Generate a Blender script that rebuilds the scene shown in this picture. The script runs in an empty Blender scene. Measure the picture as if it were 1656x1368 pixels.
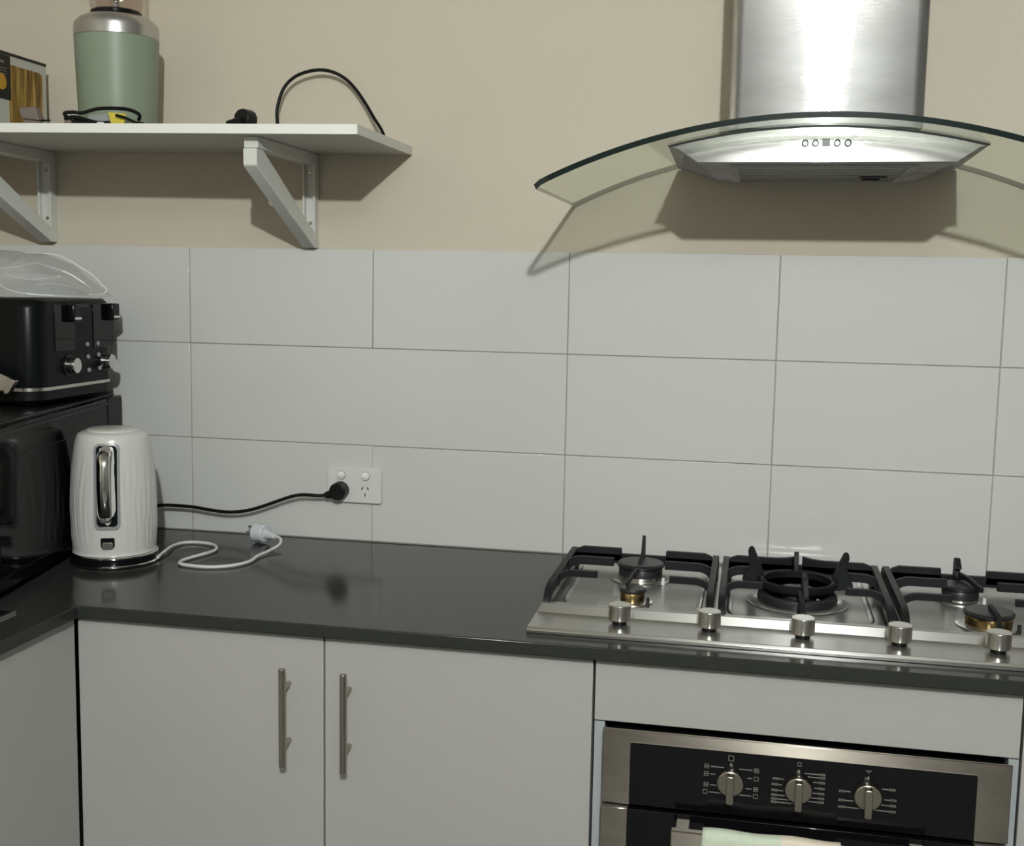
import bpy, bmesh, math, random
from mathutils import Vector, Matrix, noise
random.seed(7)
D = bpy.data
SC = bpy.context.scene
COL = SC.collection
PI = math.pi

# ------------------------------------------------------------------ camera, world, light, exposure
F_PX = 1906.04
YAW, PITCH, ROLL = 0.2025, 0.1182, 0.0185
CAM = Vector((0.3701, -2.3432, 1.4505))
ca, sa, cb, sb = math.cos(YAW), math.sin(YAW), math.cos(PITCH), math.sin(PITCH)
fwd = Vector((-sa * cb, ca * cb, -sb)); rgt = Vector((ca, sa, 0)); upv = rgt.cross(fwd)
cc, sc_ = math.cos(ROLL), math.sin(ROLL)
r_ = rgt * cc + upv * sc_; u_ = -rgt * sc_ + upv * cc
cam = D.objects.new('camera', D.cameras.new('camera')); COL.objects.link(cam)
M = Matrix((r_, u_, -fwd)).transposed().to_4x4(); M.translation = CAM
cam.matrix_world = M
cam.data.sensor_fit = 'HORIZONTAL'; cam.data.sensor_width = 36.0
cam.data.lens = F_PX / 1656 * 36.0
cam.data.clip_start = 0.05
SC.camera = cam

SC.view_settings.view_transform = 'Standard'
SC.view_settings.look = 'None'
SC.view_settings.exposure = 0.0
SC.view_settings.gamma = 1.0
SC.view_settings.use_curve_mapping = False

world = D.worlds.new('world'); SC.world = world; world.use_nodes = True
world.node_tree.nodes['Background'].inputs[0].default_value = (0.60, 0.62, 0.66, 1)
world.node_tree.nodes['Background'].inputs[1].default_value = 0.12

LIGHT_POS = Vector((0.604, -3.171, 2.49))
lt = D.lights.new('ceiling_bulb', 'POINT'); lt.energy = 220; lt.shadow_soft_size = 0.032
lt.color = (0.95, 1.0, 0.973)
lo = D.objects.new('ceiling_bulb', lt); COL.objects.link(lo); lo.location = LIGHT_POS
SC.cycles.blur_glossy = 1.0
SC.cycles.max_bounces = 10
SC.cycles.transparent_max_bounces = 16
SC.cycles.sample_clamp_indirect = 10.0

# ------------------------------------------------------------------ materials
def mat(name, color, rough=0.5, metal=0.0, coat=0.0, coat_rough=0.05, var=0.04, vscale=6.0, bump=0.0, bscale=60.0,
        bstretch=(1, 1, 1), aniso=0.0, spec=0.5, rough_var=0.0, tdir=None, trans=0.0, ior=1.45):
    m = D.materials.new(name); m.use_nodes = True
    nt = m.node_tree; b = nt.nodes['Principled BSDF']
    b.inputs['Roughness'].default_value = rough
    b.inputs['Metallic'].default_value = metal
    b.inputs['Coat Weight'].default_value = coat
    b.inputs['Coat Roughness'].default_value = coat_rough
    b.inputs['Specular IOR Level'].default_value = spec
    b.inputs['Transmission Weight'].default_value = trans
    b.inputs['IOR'].default_value = ior
    tc = nt.nodes.new('ShaderNodeTexCoord')
    n = nt.nodes.new('ShaderNodeTexNoise'); n.inputs['Scale'].default_value = vscale; n.inputs['Detail'].default_value = 4
    nt.links.new(tc.outputs['Object'], n.inputs['Vector'])
    mx = nt.nodes.new('ShaderNodeMix'); mx.data_type = 'RGBA'
    nt.links.new(n.outputs['Fac'], mx.inputs['Factor'])
    lo_ = [c * (1 - var) for c in color]; hi = [min(1, c * (1 + var)) for c in color]
    mx.inputs['A'].default_value = (*lo_, 1); mx.inputs['B'].default_value = (*hi, 1)
    nt.links.new(mx.outputs['Result'], b.inputs['Base Color'])
    if rough_var:
        mr = nt.nodes.new('ShaderNodeMapRange'); mr.inputs['To Min'].default_value = max(0.02, rough - rough_var)
        mr.inputs['To Max'].default_value = rough + rough_var
        nt.links.new(n.outputs['Fac'], mr.inputs['Value']); nt.links.new(mr.outputs['Result'], b.inputs['Roughness'])
    if bump:
        mp = nt.nodes.new('ShaderNodeMapping'); mp.inputs['Scale'].default_value = bstretch
        nt.links.new(tc.outputs['Object'], mp.inputs['Vector'])
        n2 = nt.nodes.new('ShaderNodeTexNoise'); n2.inputs['Scale'].default_value = bscale; n2.inputs['Detail'].default_value = 3
        nt.links.new(mp.outputs['Vector'], n2.inputs['Vector'])
        bp = nt.nodes.new('ShaderNodeBump'); bp.inputs['Strength'].default_value = 1.0; bp.inputs['Distance'].default_value = bump
        nt.links.new(n2.outputs['Fac'], bp.inputs['Height']); nt.links.new(bp.outputs['Normal'], b.inputs['Normal'])
    if aniso:
        b.inputs['Anisotropic'].default_value = abs(aniso)
        if tdir is None:
            tg = nt.nodes.new('ShaderNodeTangent'); tg.direction_type = 'RADIAL'; tg.axis = 'Z'
            nt.links.new(tg.outputs['Tangent'], b.inputs['Tangent'])
            b.inputs['Anisotropic Rotation'].default_value = 0.25
        else:
            tg = nt.nodes.new('ShaderNodeCombineXYZ')
            for i_, v_ in enumerate(tdir): tg.inputs[i_].default_value = v_
            nt.links.new(tg.outputs[0], b.inputs['Tangent'])
    return m

def glass_mat(name, tint, rough=0.0, reflect=1.0, ior=1.5, sheet=False):
    # clear sheet: fresnel reflection over tinted straight-through transmission
    m = D.materials.new(name); m.use_nodes = True; nt = m.node_tree
    for n in list(nt.nodes):
        if n.type != 'OUTPUT_MATERIAL': nt.nodes.remove(n)
    out = [n for n in nt.nodes if n.type == 'OUTPUT_MATERIAL'][0]
    t = nt.nodes.new('ShaderNodeBsdfTransparent'); t.inputs[0].default_value = (*tint, 1)
    g = nt.nodes.new('ShaderNodeBsdfGlossy'); g.inputs['Roughness'].default_value = rough; g.inputs['Color'].default_value = (reflect, reflect, reflect, 1)
    f = nt.nodes.new('ShaderNodeFresnel'); f.inputs['IOR'].default_value = ior
    geo = nt.nodes.new('ShaderNodeNewGeometry')
    mx = nt.nodes.new('ShaderNodeMixShader')
    if sheet:      # one-sided film: same reflectance from either side
        lw = nt.nodes.new('ShaderNodeLayerWeight'); lw.inputs['Blend'].default_value = 0.35
        pw = nt.nodes.new('ShaderNodeMath'); pw.operation = 'POWER'; pw.inputs[1].default_value = 2.2
        ma = nt.nodes.new('ShaderNodeMath'); ma.operation = 'MULTIPLY_ADD'; ma.inputs[1].default_value = 0.75; ma.inputs[2].default_value = 0.09
        nt.links.new(lw.outputs['Facing'], pw.inputs[0]); nt.links.new(pw.outputs[0], ma.inputs[0]); nt.links.new(ma.outputs[0], mx.inputs[0])
    else:          # solid sheet: reflect where light enters, pass straight out at the far face
        inv = nt.nodes.new('ShaderNodeMath'); inv.operation = 'SUBTRACT'; inv.inputs[0].default_value = 1.0
        ml = nt.nodes.new('ShaderNodeMath'); ml.operation = 'MULTIPLY'
        nt.links.new(geo.outputs['Backfacing'], inv.inputs[1]); nt.links.new(inv.outputs[0], ml.inputs[0]); nt.links.new(f.outputs[0], ml.inputs[1])
        nt.links.new(ml.outputs[0], mx.inputs[0])
    nt.links.new(t.outputs[0], mx.inputs[1]); nt.links.new(g.outputs[0], mx.inputs[2])
    if sheet:
        df = nt.nodes.new('ShaderNodeBsdfDiffuse'); df.inputs[0].default_value = (0.85, 0.86, 0.85, 1)
        m2 = nt.nodes.new('ShaderNodeMixShader'); m2.inputs[0].default_value = 0.26
        nt.links.new(mx.outputs[0], m2.inputs[1]); nt.links.new(df.outputs[0], m2.inputs[2]); nt.links.new(m2.outputs[0], out.inputs[0])
    else:
        nt.links.new(mx.outputs[0], out.inputs[0])
    return m

PAINT = mat('wall_paint', (0.574, 0.519, 0.423), 0.75, var=0.02, vscale=3, bump=0.0004, bscale=220)
CEIL = mat('ceiling_paint', (0.50, 0.49, 0.47), 0.8, var=0.02)
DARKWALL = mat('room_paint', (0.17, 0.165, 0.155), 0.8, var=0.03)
FLOOR = mat('floor_tile', (0.13, 0.125, 0.12), 0.4, var=0.1)
TILE = mat('glazed_tile', (0.600, 0.598, 0.579), 0.28, var=0.012, vscale=2.5, coat=0.6, coat_rough=0.07, bump=0.00035, bscale=7)
GROUT = mat('grout', (0.36, 0.35, 0.32), 0.9, var=0.12, vscale=14)
STONE = mat('worktop_stone', (0.030, 0.032, 0.030), 0.13, var=0.10, vscale=180, spec=0.24)
LAMINATE = mat('cabinet_laminate', (0.378, 0.368, 0.352), 0.5, var=0.03, vscale=4, bump=0.0002, bscale=300)
CARCASS = mat('carcass_board', (0.34, 0.365, 0.375), 0.5, var=0.03)
WHITE_BOARD = mat('white_board', (0.56, 0.54, 0.49), 0.42, var=0.02)
EDGE_BAND = mat('white_edge_band', (0.84, 0.83, 0.79), 0.35, var=0.01)
BRACKET_PAINT = mat('bracket_paint', (0.66, 0.66, 0.62), 0.4, var=0.015)
WHITE_PLASTIC = mat('white_plastic', (0.66, 0.65, 0.63), 0.3, var=0.015)
KNOB_STEEL = mat('knob_steel', (0.62, 0.60, 0.56), 0.25, metal=1, var=0.03, aniso=0.4)
NICKEL = mat('satin_nickel', (0.44, 0.40, 0.34), 0.27, metal=1, var=0.04)
CHROME = mat('chrome', (0.72, 0.71, 0.69), 0.08, metal=1, var=0.02)
BRASS = mat('brass', (0.36, 0.26, 0.12), 0.26, metal=1, var=0.12, vscale=40)
CAST = mat('cast_iron', (0.008, 0.009, 0.010), 0.5, var=0.15, vscale=50, bump=0.0002, bscale=500, ior=1.3)
ENAMEL = mat('burner_enamel', (0.014, 0.015, 0.016), 0.38, var=0.15, vscale=30)
BLACK_GLASS = mat('black_glass', (0.004, 0.004, 0.005), 0.05, var=0.05, ior=1.42)
BLACK_GLOSS = mat('black_gloss_plastic', (0.005, 0.006, 0.0065), 0.18, ior=1.33, var=0.08)
DOOR_GLOSS = mat('microwave_gloss', (0.0022, 0.0028, 0.0028), 0.09, var=0.06, ior=1.18)
BLACK_SATIN = mat('black_satin', (0.007, 0.008, 0.008), 0.36, var=0.08, ior=1.33)
BLACK_MATTE = mat('black_rubber', (0.003, 0.0035, 0.0035), 0.45, var=0.1, spec=0.3)
CHARCOAL = mat('charcoal_metal', (0.0045, 0.0058, 0.0058), 0.28, ior=1.24, metal=0.0, var=0.06)
KETTLE_WHITE = mat('kettle_enamel', (0.62, 0.61, 0.58), 0.24, var=0.02, coat=0.4, coat_rough=0.1)
GREY_PLASTIC = mat('grey_plastic', (0.30, 0.31, 0.31), 0.3, var=0.05)
PALE_PLUG = mat('pale_translucent_plastic', (0.60, 0.62, 0.66), 0.2, var=0.03, coat=0.4)
SAGE = mat('sage_green_enamel', (0.225, 0.275, 0.200), 0.42, var=0.03, vscale=12)
SILVER_PAINT = mat('satin_silver', (0.52, 0.51, 0.49), 0.30, metal=0.9, var=0.03, aniso=0.3)
YELLOW = mat('yellow_tag', (0.62, 0.50, 0.06), 0.5, var=0.08)
CARD_GREY = mat('printed_card', (0.50, 0.50, 0.45), 0.45, var=0.03)
CARD_BLACK = mat('black_card', (0.018, 0.017, 0.016), 0.4, var=0.1)
BROWN_PLASTIC = mat('taupe_plastic', (0.20, 0.165, 0.15), 0.5, var=0.1)
TOWEL = mat('towel_cotton', (0.56, 0.62, 0.50), 0.95, var=0.06, vscale=30, bump=0.0012, bscale=350)
TOWEL2 = mat('towel_cream', (0.70, 0.62, 0.50), 0.95, var=0.06, vscale=30, bump=0.0012, bscale=350)
FILTER = mat('filter_mesh', (0.24, 0.24, 0.22), 0.5, metal=0.6, var=0.1, bump=0.0006, bscale=900)
PRINT = mat('white_print', (0.20, 0.19, 0.17), 0.6, var=0.02)
GLASS = glass_mat('canopy_glass', (0.93, 0.955, 0.92), 0.05, ior=1.45)
GLASS_EDGE = mat('glass_edge', (0.004, 0.012, 0.010), 0.12, var=0.1)
JAR = glass_mat('jar_plastic', (0.93, 0.90, 0.89), 0.02)
FILM = glass_mat('plastic_film', (0.95, 0.96, 0.96), 0.25, sheet=True)
SCREEN = mat('lcd_window', (0.16, 0.17, 0.15), 0.3, var=0.1)

# two-lobe brushed steel: a tight streak along the brushing plus a broad haze from the smudged film
def brushed(name, color, r1, r2, fac, tdir, var=0.05, stretch=(1, 1, 40)):
    m = D.materials.new(name); m.use_nodes = True; nt = m.node_tree
    for n in list(nt.nodes):
        if n.type != 'OUTPUT_MATERIAL': nt.nodes.remove(n)
    out = nt.nodes[0]; tc = nt.nodes.new('ShaderNodeTexCoord')
    tg = nt.nodes.new('ShaderNodeCombineXYZ')
    for i, v in enumerate(tdir): tg.inputs[i].default_value = v
    n = nt.nodes.new('ShaderNodeTexNoise'); n.inputs['Scale'].default_value = 9; n.inputs['Detail'].default_value = 5
    mp0 = nt.nodes.new('ShaderNodeMapping'); mp0.inputs['Scale'].default_value = (0.6, 1, 1.6)
    nt.links.new(tc.outputs['Object'], mp0.inputs['Vector']); nt.links.new(mp0.outputs[0], n.inputs['Vector'])
    cm = nt.nodes.new('ShaderNodeMix'); cm.data_type = 'RGBA'
    cm.inputs['A'].default_value = (*[c * (1 - var) for c in color], 1); cm.inputs['B'].default_value = (*[min(1, c * (1 + var)) for c in color], 1)
    nt.links.new(n.outputs['Fac'], cm.inputs['Factor'])
    mp = nt.nodes.new('ShaderNodeMapping'); mp.inputs['Scale'].default_value = stretch
    n2 = nt.nodes.new('ShaderNodeTexNoise'); n2.inputs['Scale'].default_value = 30; n2.inputs['Detail'].default_value = 3
    nt.links.new(tc.outputs['Object'], mp.inputs['Vector']); nt.links.new(mp.outputs[0], n2.inputs['Vector'])
    bp = nt.nodes.new('ShaderNodeBump'); bp.inputs['Distance'].default_value = 0.00005; nt.links.new(n2.outputs['Fac'], bp.inputs['Height'])
    gs = []
    for r in (r1, r2):
        g = nt.nodes.new('ShaderNodeBsdfAnisotropic'); g.distribution = 'GGX'
        g.inputs['Roughness'].default_value = r; g.inputs['Anisotropy'].default_value = 0.75
        nt.links.new(cm.outputs['Result'], g.inputs['Color']); nt.links.new(tg.outputs[0], g.inputs['Tangent']); nt.links.new(bp.outputs[0], g.inputs['Normal'])
        gs.append(g)
    fr = nt.nodes.new('ShaderNodeMapRange'); fr.inputs['From Min'].default_value = 0.3; fr.inputs['From Max'].default_value = 0.7
    fr.inputs['To Min'].default_value = max(0, fac - 0.18); fr.inputs['To Max'].default_value = min(1, fac + 0.18)
    nt.links.new(n.outputs['Fac'], fr.inputs['Value'])
    mx = nt.nodes.new('ShaderNodeMixShader'); nt.links.new(fr.outputs[0], mx.inputs[0])
    nt.links.new(gs[0].outputs[0], mx.inputs[1]); nt.links.new(gs[1].outputs[0], mx.inputs[2]); nt.links.new(mx.outputs[0], out.inputs[0])
    return m
DUCT_STEEL = brushed('smudged_brushed_steel', (0.62, 0.61, 0.60), 0.055, 0.60, 0.70, (1, 0, 0))
STEEL = brushed('brushed_steel', (0.54, 0.53, 0.515), 0.09, 0.56, 0.66, (1, 0, 0))
OVEN_STEEL = brushed('oven_steel', (0.345, 0.31, 0.265), 0.22, 0.48, 0.45, (1, 0, 0))
HOB_STEEL = mat('hob_steel', (0.50, 0.49, 0.465), 0.25, metal=1, var=0.05, vscale=9, bump=0.00006, bscale=40, bstretch=(1, 30, 30), rough_var=0.04, aniso=0.85, tdir=(0, 1, 0.15))

# gold stripes printed on the carton
def stripes():
    m = D.materials.new('gold_print'); m.use_nodes = True; nt = m.node_tree; b = nt.nodes['Principled BSDF']
    b.inputs['Roughness'].default_value = 0.35
    tc = nt.nodes.new('ShaderNodeTexCoord'); mp = nt.nodes.new('ShaderNodeMapping'); mp.inputs['Scale'].default_value = (1, 60, 5)
    n = nt.nodes.new('ShaderNodeTexNoise'); n.inputs['Scale'].default_value = 1.4; n.inputs['Detail'].default_value = 5
    cr = nt.nodes.new('ShaderNodeValToRGB')
    cr.color_ramp.elements[0].position = 0.32; cr.color_ramp.elements[0].color = (0.07, 0.035, 0.008, 1)
    cr.color_ramp.elements[1].position = 0.66; cr.color_ramp.elements[1].color = (0.52, 0.36, 0.11, 1)
    e = cr.color_ramp.elements.new(0.5); e.color = (0.25, 0.145, 0.03, 1)
    nt.links.new(tc.outputs['Object'], mp.inputs['Vector']); nt.links.new(mp.outputs['Vector'], n.inputs['Vector'])
    nt.links.new(n.outputs['Fac'], cr.inputs['Fac']); nt.links.new(cr.outputs['Color'], b.inputs['Base Color'])
    return m
GOLD_PRINT = stripes()

# ------------------------------------------------------------------ mesh helpers
class MB:
    def __init__(s): s.bm = bmesh.new()
    def face(s, vs, mi=0):
        try:
            f = s.bm.faces.new(vs); f.material_index = mi; return f
        except ValueError: return None
    def box(s, x0, x1, y0, y1, z0, z1, mi=0):
        c = [s.bm.verts.new((x, y, z)) for z in (z0, z1) for y in (y0, y1) for x in (x0, x1)]
        for q in ((0, 2, 3, 1), (4, 5, 7, 6), (0, 1, 5, 4), (2, 6, 7, 3), (0, 4, 6, 2), (1, 3, 7, 5)):
            s.face([c[i] for i in q], mi)
        return s
    def hexa(s, pts, mi=0):   # 8 points: bottom loop 4, top loop 4
        c = [s.bm.verts.new(p) for p in pts]
        s.face(c[3::-1], mi); s.face(c[4:], mi)
        for i in range(4): s.face([c[i], c[(i + 1) % 4], c[4 + (i + 1) % 4], c[4 + i]], mi)
        return s
    def prism(s, poly, axis, a, b, mi=0):
        def P(p, t):
            if axis == 'x': return (t, p[0], p[1])
            if axis == 'y': return (p[0], t, p[1])
            return (p[0], p[1], t)
        A = [s.bm.verts.new(P(p, a)) for p in poly]; B = [s.bm.verts.new(P(p, b)) for p in poly]
        s.face(A, mi); s.face(B[::-1], mi)
        n = len(poly)
        for i in range(n): s.face([A[i], B[i], B[(i + 1) % n], A[(i + 1) % n]], mi)
        bmesh.ops.recalc_face_normals(s.bm, faces=s.bm.faces[:])
        return s
    def loft(s, rings, closed=True, caps=True, mi=0):
        R = [[s.bm.verts.new(p) for p in r] for r in rings]
        n = len(R[0]); m = n if closed else n - 1
        for a, b in zip(R, R[1:]):
            for i in range(m): s.face([a[i], a[(i + 1) % n], b[(i + 1) % n], b[i]], mi)
        if caps and closed:
            s.face(R[0][::-1], mi); s.face(R[-1], mi)
        return s
    def lathe(s, prof, c=(0, 0, 0), seg=48, mi=0, fn=None):
        rings = []
        for (r, z) in prof:
            ring = []
            for i in range(seg):
                a = 2 * PI * i / seg; rr = r if fn is None else fn(r, z, a)
                ring.append((c[0] + rr * math.cos(a), c[1] + rr * math.sin(a), c[2] + z))
            rings.append(ring)
        return s.loft(rings, True, True, mi)
    def cyl(s, p0, p1, r, seg=24, r1=None, mi=0):
        p0, p1 = Vector(p0), Vector(p1); d = (p1 - p0).normalized()
        a = d.orthogonal().normalized(); b = d.cross(a)
        r1 = r if r1 is None else r1
        ring = lambda p, q: [p + (a * math.cos(t) + b * math.sin(t)) * q for t in [2 * PI * i / seg for i in range(seg)]]
        s.loft([ring(p0, r), ring(p1, r1)], True, True, mi)
        return s
    def tube(s, pts, r, seg=10, smooth=6, mi=0, flat=None):
        P = [Vector(p) for p in pts]
        if smooth and len(P) > 2:
            Q = []
            for i in range(len(P) - 1):
                p0 = P[max(i - 1, 0)]; p1 = P[i]; p2 = P[i + 1]; p3 = P[min(i + 2, len(P) - 1)]
                for k in range(smooth):
                    t = k / smooth
                    Q.append(0.5 * ((2 * p1) + (p2 - p0) * t + (2 * p0 - 5 * p1 + 4 * p2 - p3) * t * t + (3 * p1 - p0 - 3 * p2 + p3) * t ** 3))
            Q.append(P[-1]); P = Q
        rings = []; nrm = None
        for i, p in enumerate(P):
            d = (P[min(i + 1, len(P) - 1)] - P[max(i - 1, 0)]).normalized()
            if nrm is None: nrm = d.orthogonal().normalized() if flat is None else (Vector(flat) - d * d.dot(Vector(flat))).normalized()
            nrm = (nrm - d * nrm.dot(d)).normalized() if flat is None else (Vector(flat) - d * d.dot(Vector(flat))).normalized()
            b = d.cross(nrm)
            rx, ry = (r, r) if not isinstance(r, tuple) else r
            rings.append([p + nrm * math.cos(t) * rx + b * math.sin(t) * ry for t in [2 * PI * k / seg for k in range(seg)]])
        return s.loft(rings, True, True, mi)
    def bar(s, pts, w, h, up=(0, 0, 1), mi=0):   # rectangular section sweep; w across, h along up
        P = [Vector(p) for p in pts]; U = Vector(up); rings = []
        for i, p in enumerate(P):
            d = (P[min(i + 1, len(P) - 1)] - P[max(i - 1, 0)]).normalized()
            side = d.cross(U).normalized(); n = side.cross(d).normalized()
            rings.append([p - side * w / 2 - n * h / 2, p + side * w / 2 - n * h / 2, p + side * w / 2 + n * h / 2, p - side * w / 2 + n * h / 2])
        return s.loft(rings, True, True, mi)

def rrect(x0, x1, y0, y1, r, seg=5):
    out = []
    for cx, cy, a0 in ((x1 - r, y1 - r, 0), (x0 + r, y1 - r, PI / 2), (x0 + r, y0 + r, PI), (x1 - r, y0 + r, 1.5 * PI)):
        for k in range(seg + 1):
            a = a0 + PI / 2 * k / seg; out.append((cx + r * math.cos(a), cy + r * math.sin(a)))
    return out

def obj(name, mb, mats, parent=None, bevel=0.0, seg=2, sharp=0.6, local=False, smooth=True):
    bm = mb.bm
    bmesh.ops.recalc_face_normals(bm, faces=bm.faces[:])
    for f in bm.faces: f.smooth = smooth
    for e in bm.edges:
        if len(e.link_faces) == 2 and e.calc_face_angle(0) > sharp: e.smooth = False
    me = D.meshes.new(name); bm.to_mesh(me); bm.free()
    for m in (mats if isinstance(mats, (list, tuple)) else [mats]): me.materials.append(m)
    o = D.objects.new(name, me); COL.objects.link(o)
    if parent is not None:
        o.parent = parent
        if not local and parent.type == 'EMPTY' and parent.parent is None: o.location = -parent.location
    if bevel:
        b = o.modifiers.new('bevel', 'BEVEL'); b.width = bevel; b.segments = seg; b.limit_method = 'ANGLE'; b.angle_limit = 0.6
        b.harden_normals = False
    return o

def tag(o, label=None, cat=None, group=None, kind=None):
    if label: o['label'] = label
    if cat: o['category'] = cat
    if group: o['group'] = group
    if kind: o['kind'] = kind
    return o

def thing(name, label, cat, loc=(0, 0, 0), rotz=0, group=None):
    o = D.objects.new(name, None); COL.objects.link(o); o.empty_display_size = 0.05
    o.location = loc; o.rotation_euler = (0, 0, rotz)
    return tag(o, label, cat, group)

def struct(name, mb, m, **k):
    return tag(obj(name, mb, m, **k), kind='structure')

# ------------------------------------------------------------------ room shell
LW, RW, FW, CH = -1.338, 2.9, -4.9, 2.80
wall_back = struct('wall_back', MB().box(LW - 0.1, RW + 0.1, 0.006, 0.12, 0, CH), PAINT)
struct('wall_left', MB().box(LW - 0.1, LW, FW, 0.006, 0, CH), PAINT)
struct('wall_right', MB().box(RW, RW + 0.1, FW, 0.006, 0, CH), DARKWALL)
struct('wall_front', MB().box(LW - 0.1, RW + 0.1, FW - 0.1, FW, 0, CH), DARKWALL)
struct('floor', MB().box(LW - 0.1, RW + 0.1, FW - 0.1, 0.12, -0.1, 0), FLOOR)
struct('ceiling', MB().box(LW - 0.1, RW + 0.1, FW - 0.1, 0.12, CH, CH + 0.1), CEIL)

# splashback tiles: 3 courses, each tile its own piece over a recessed grout bed
TW, TH, TZ = 0.4099, 0.2048, 1.5147
obj('grout_bed', MB().box(LW, 2.05, 0.0022, 0.006, 0.90, TZ - 0.002), GROUT, wall_back)
rows = [(TZ - TH, TZ), (TZ - 2 * TH, TZ - TH), (0.901, TZ - 2 * TH)]
for ri, (z0, z1) in enumerate(rows):
    xs = [-3, -2, -1, 0, 1, 2, 3, 4, 5]
    for k in xs[:-1]:
        x0, x1 = k * TW, (k + 1) * TW
        if ri == 1 and k == -2: x1 = 0.0        # no joint shows here in the middle course
        if ri == 1 and k == -1: continue
        if k == -3: x0 = LW + 0.001
        tight_l = 0.0003 if (k == -1 and ri == 2) else 0.0011
        tight_r = 0.0003 if (k == -2 and ri == 2) else 0.0011
        mb = MB().box(x0 + tight_l, x1 - tight_r, 0.0, 0.0025, z0 + 0.0010, z1 - 0.0010)
        t = obj('tile', mb, TILE, wall_back, bevel=0.0010, seg=2)
        t.location = (0, random.uniform(-0.0002, 0.0002), 0)
        t.data.materials[0] = TILE

# ------------------------------------------------------------------ worktop (one L-shaped slab)
WT, WB = 0.900, 0.879
EX = -0.7245
wk = MB().prism([(LW + 0.001, -0.001), (2.05, -0.001), (2.05, -0.603), (EX, -0.603), (EX, -2.6), (LW + 0.001, -2.6)], 'z', WB, WT)
tag(obj('worktop', wk, STONE, bevel=0.0018, seg=2), 'dark grey polished stone worktop running along the tiles and turning the left corner', 'worktop')

# ------------------------------------------------------------------ base cabinets
FY = -0.585           # door front plane
def bar_handle(parent, x, z0, z1, y_face):
    yb = y_face - 0.030
    h = obj('handle', MB().cyl((x, yb, z0), (x, yb, z1), 0.0058, 20), NICKEL, parent, bevel=0.0008)
    for zz in (z0 + 0.034, z1 - 0.034):
        obj('handle_post', MB().cyl((x, yb + 0.003, zz), (x, y_face + 0.0008, zz), 0.0045, 16), NICKEL, h)
    return h

cab = thing('base_cabinet', 'double-door grey base cabinet with two upright bar handles under the kettle and socket', 'cabinet', (-0.295, -0.3, 0))
obj('body', MB().box(-0.7360, 0.1440, FY + 0.020, -0.002, 0.10, 0.878), CARCASS, cab)
obj('plinth', MB().box(-0.7330, 0.1440, FY + 0.07, FY + 0.055, 0.0, 0.10), LAMINATE, cab)
d1 = obj('door', MB().box(-0.7368, -0.2965, FY, FY + 0.018, 0.105, 0.8735), LAMINATE, cab, bevel=0.001)
d2 = obj('door', MB().box(-0.2935, 0.1445, FY, FY + 0.018, 0.105, 0.8735), LAMINATE, cab, bevel=0.001)
bar_handle(d1, -0.3560, 0.662, 0.826, FY)
bar_handle(d2, -0.2520, 0.662, 0.826, FY)

cab2 = thing('base_cabinet', 'plain shaded grey base cabinet under the left-hand arm of the worktop', 'cabinet', (-1.04, -1.3, 0))
obj('body', MB().box(LW + 0.002, -0.762, -2.55, -0.60, 0.10, 0.878), CARCASS, cab2)
obj('door', MB().box(-0.760, -0.7400, -1.18, -0.590, 0.105, 0.8735), LAMINATE, cab2, bevel=0.001)
obj('door', MB().box(-0.760, -0.7400, -1.78, -1.183, 0.105, 0.8735), LAMINATE, cab2, bevel=0.001)
obj('door', MB().box(-0.760, -0.7400, -2.55, -1.783, 0.105, 0.8735), LAMINATE, cab2, bevel=0.001)
obj('plinth', MB().box(-0.81, -0.80, -2.55, -0.60, 0.0, 0.10), LAMINATE, cab2)

cab3 = thing('base_cabinet', 'grey base cabinet at the right edge of the frame beside the oven', 'cabinet', (1.2, -0.3, 0))
obj('body', MB().box(0.7735, 1.60, FY + 0.020, -0.002, 0.10, 0.878), CARCASS, cab3)
obj('door', MB().box(0.7735, 1.185, FY, FY + 0.018, 0.105, 0.8735), LAMINATE, cab3, bevel=0.001)
obj('door', MB().box(1.188, 1.60, FY, FY + 0.018, 0.105, 0.8735), LAMINATE, cab3, bevel=0.001)
obj('plinth', MB().box(0.7735, 1.60, FY + 0.07, FY + 0.055, 0.0, 0.10), LAMINATE, cab3)

hous = thing('oven_housing', 'grey built-in oven housing with a blank fascia panel above the oven', 'cabinet', (0.46, -0.3, 0))
obj('side_panel', MB().box(0.1485, 0.1645, FY + 0.004, -0.01, 0.0, 0.7755), CARCASS, hous, bevel=0.0008)
obj('side_panel', MB().box(0.7560, 0.7705, FY + 0.004, -0.01, 0.0, 0.7755), CARCASS, hous, bevel=0.0008)
obj('fascia_panel', MB().box(0.1485, 0.7695, FY, FY + 0.018, 0.7785, 0.8735), LAMINATE, hous, bevel=0.001)
obj('back_panel', MB().box(0.165, 0.7555, -0.03, -0.02, 0.02, 0.87), CARCASS, hous)
obj('plinth', MB().box(0.165, 0.7555, FY + 0.07, FY + 0.055, 0.0, 0.10), LAMINATE, hous)

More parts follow.
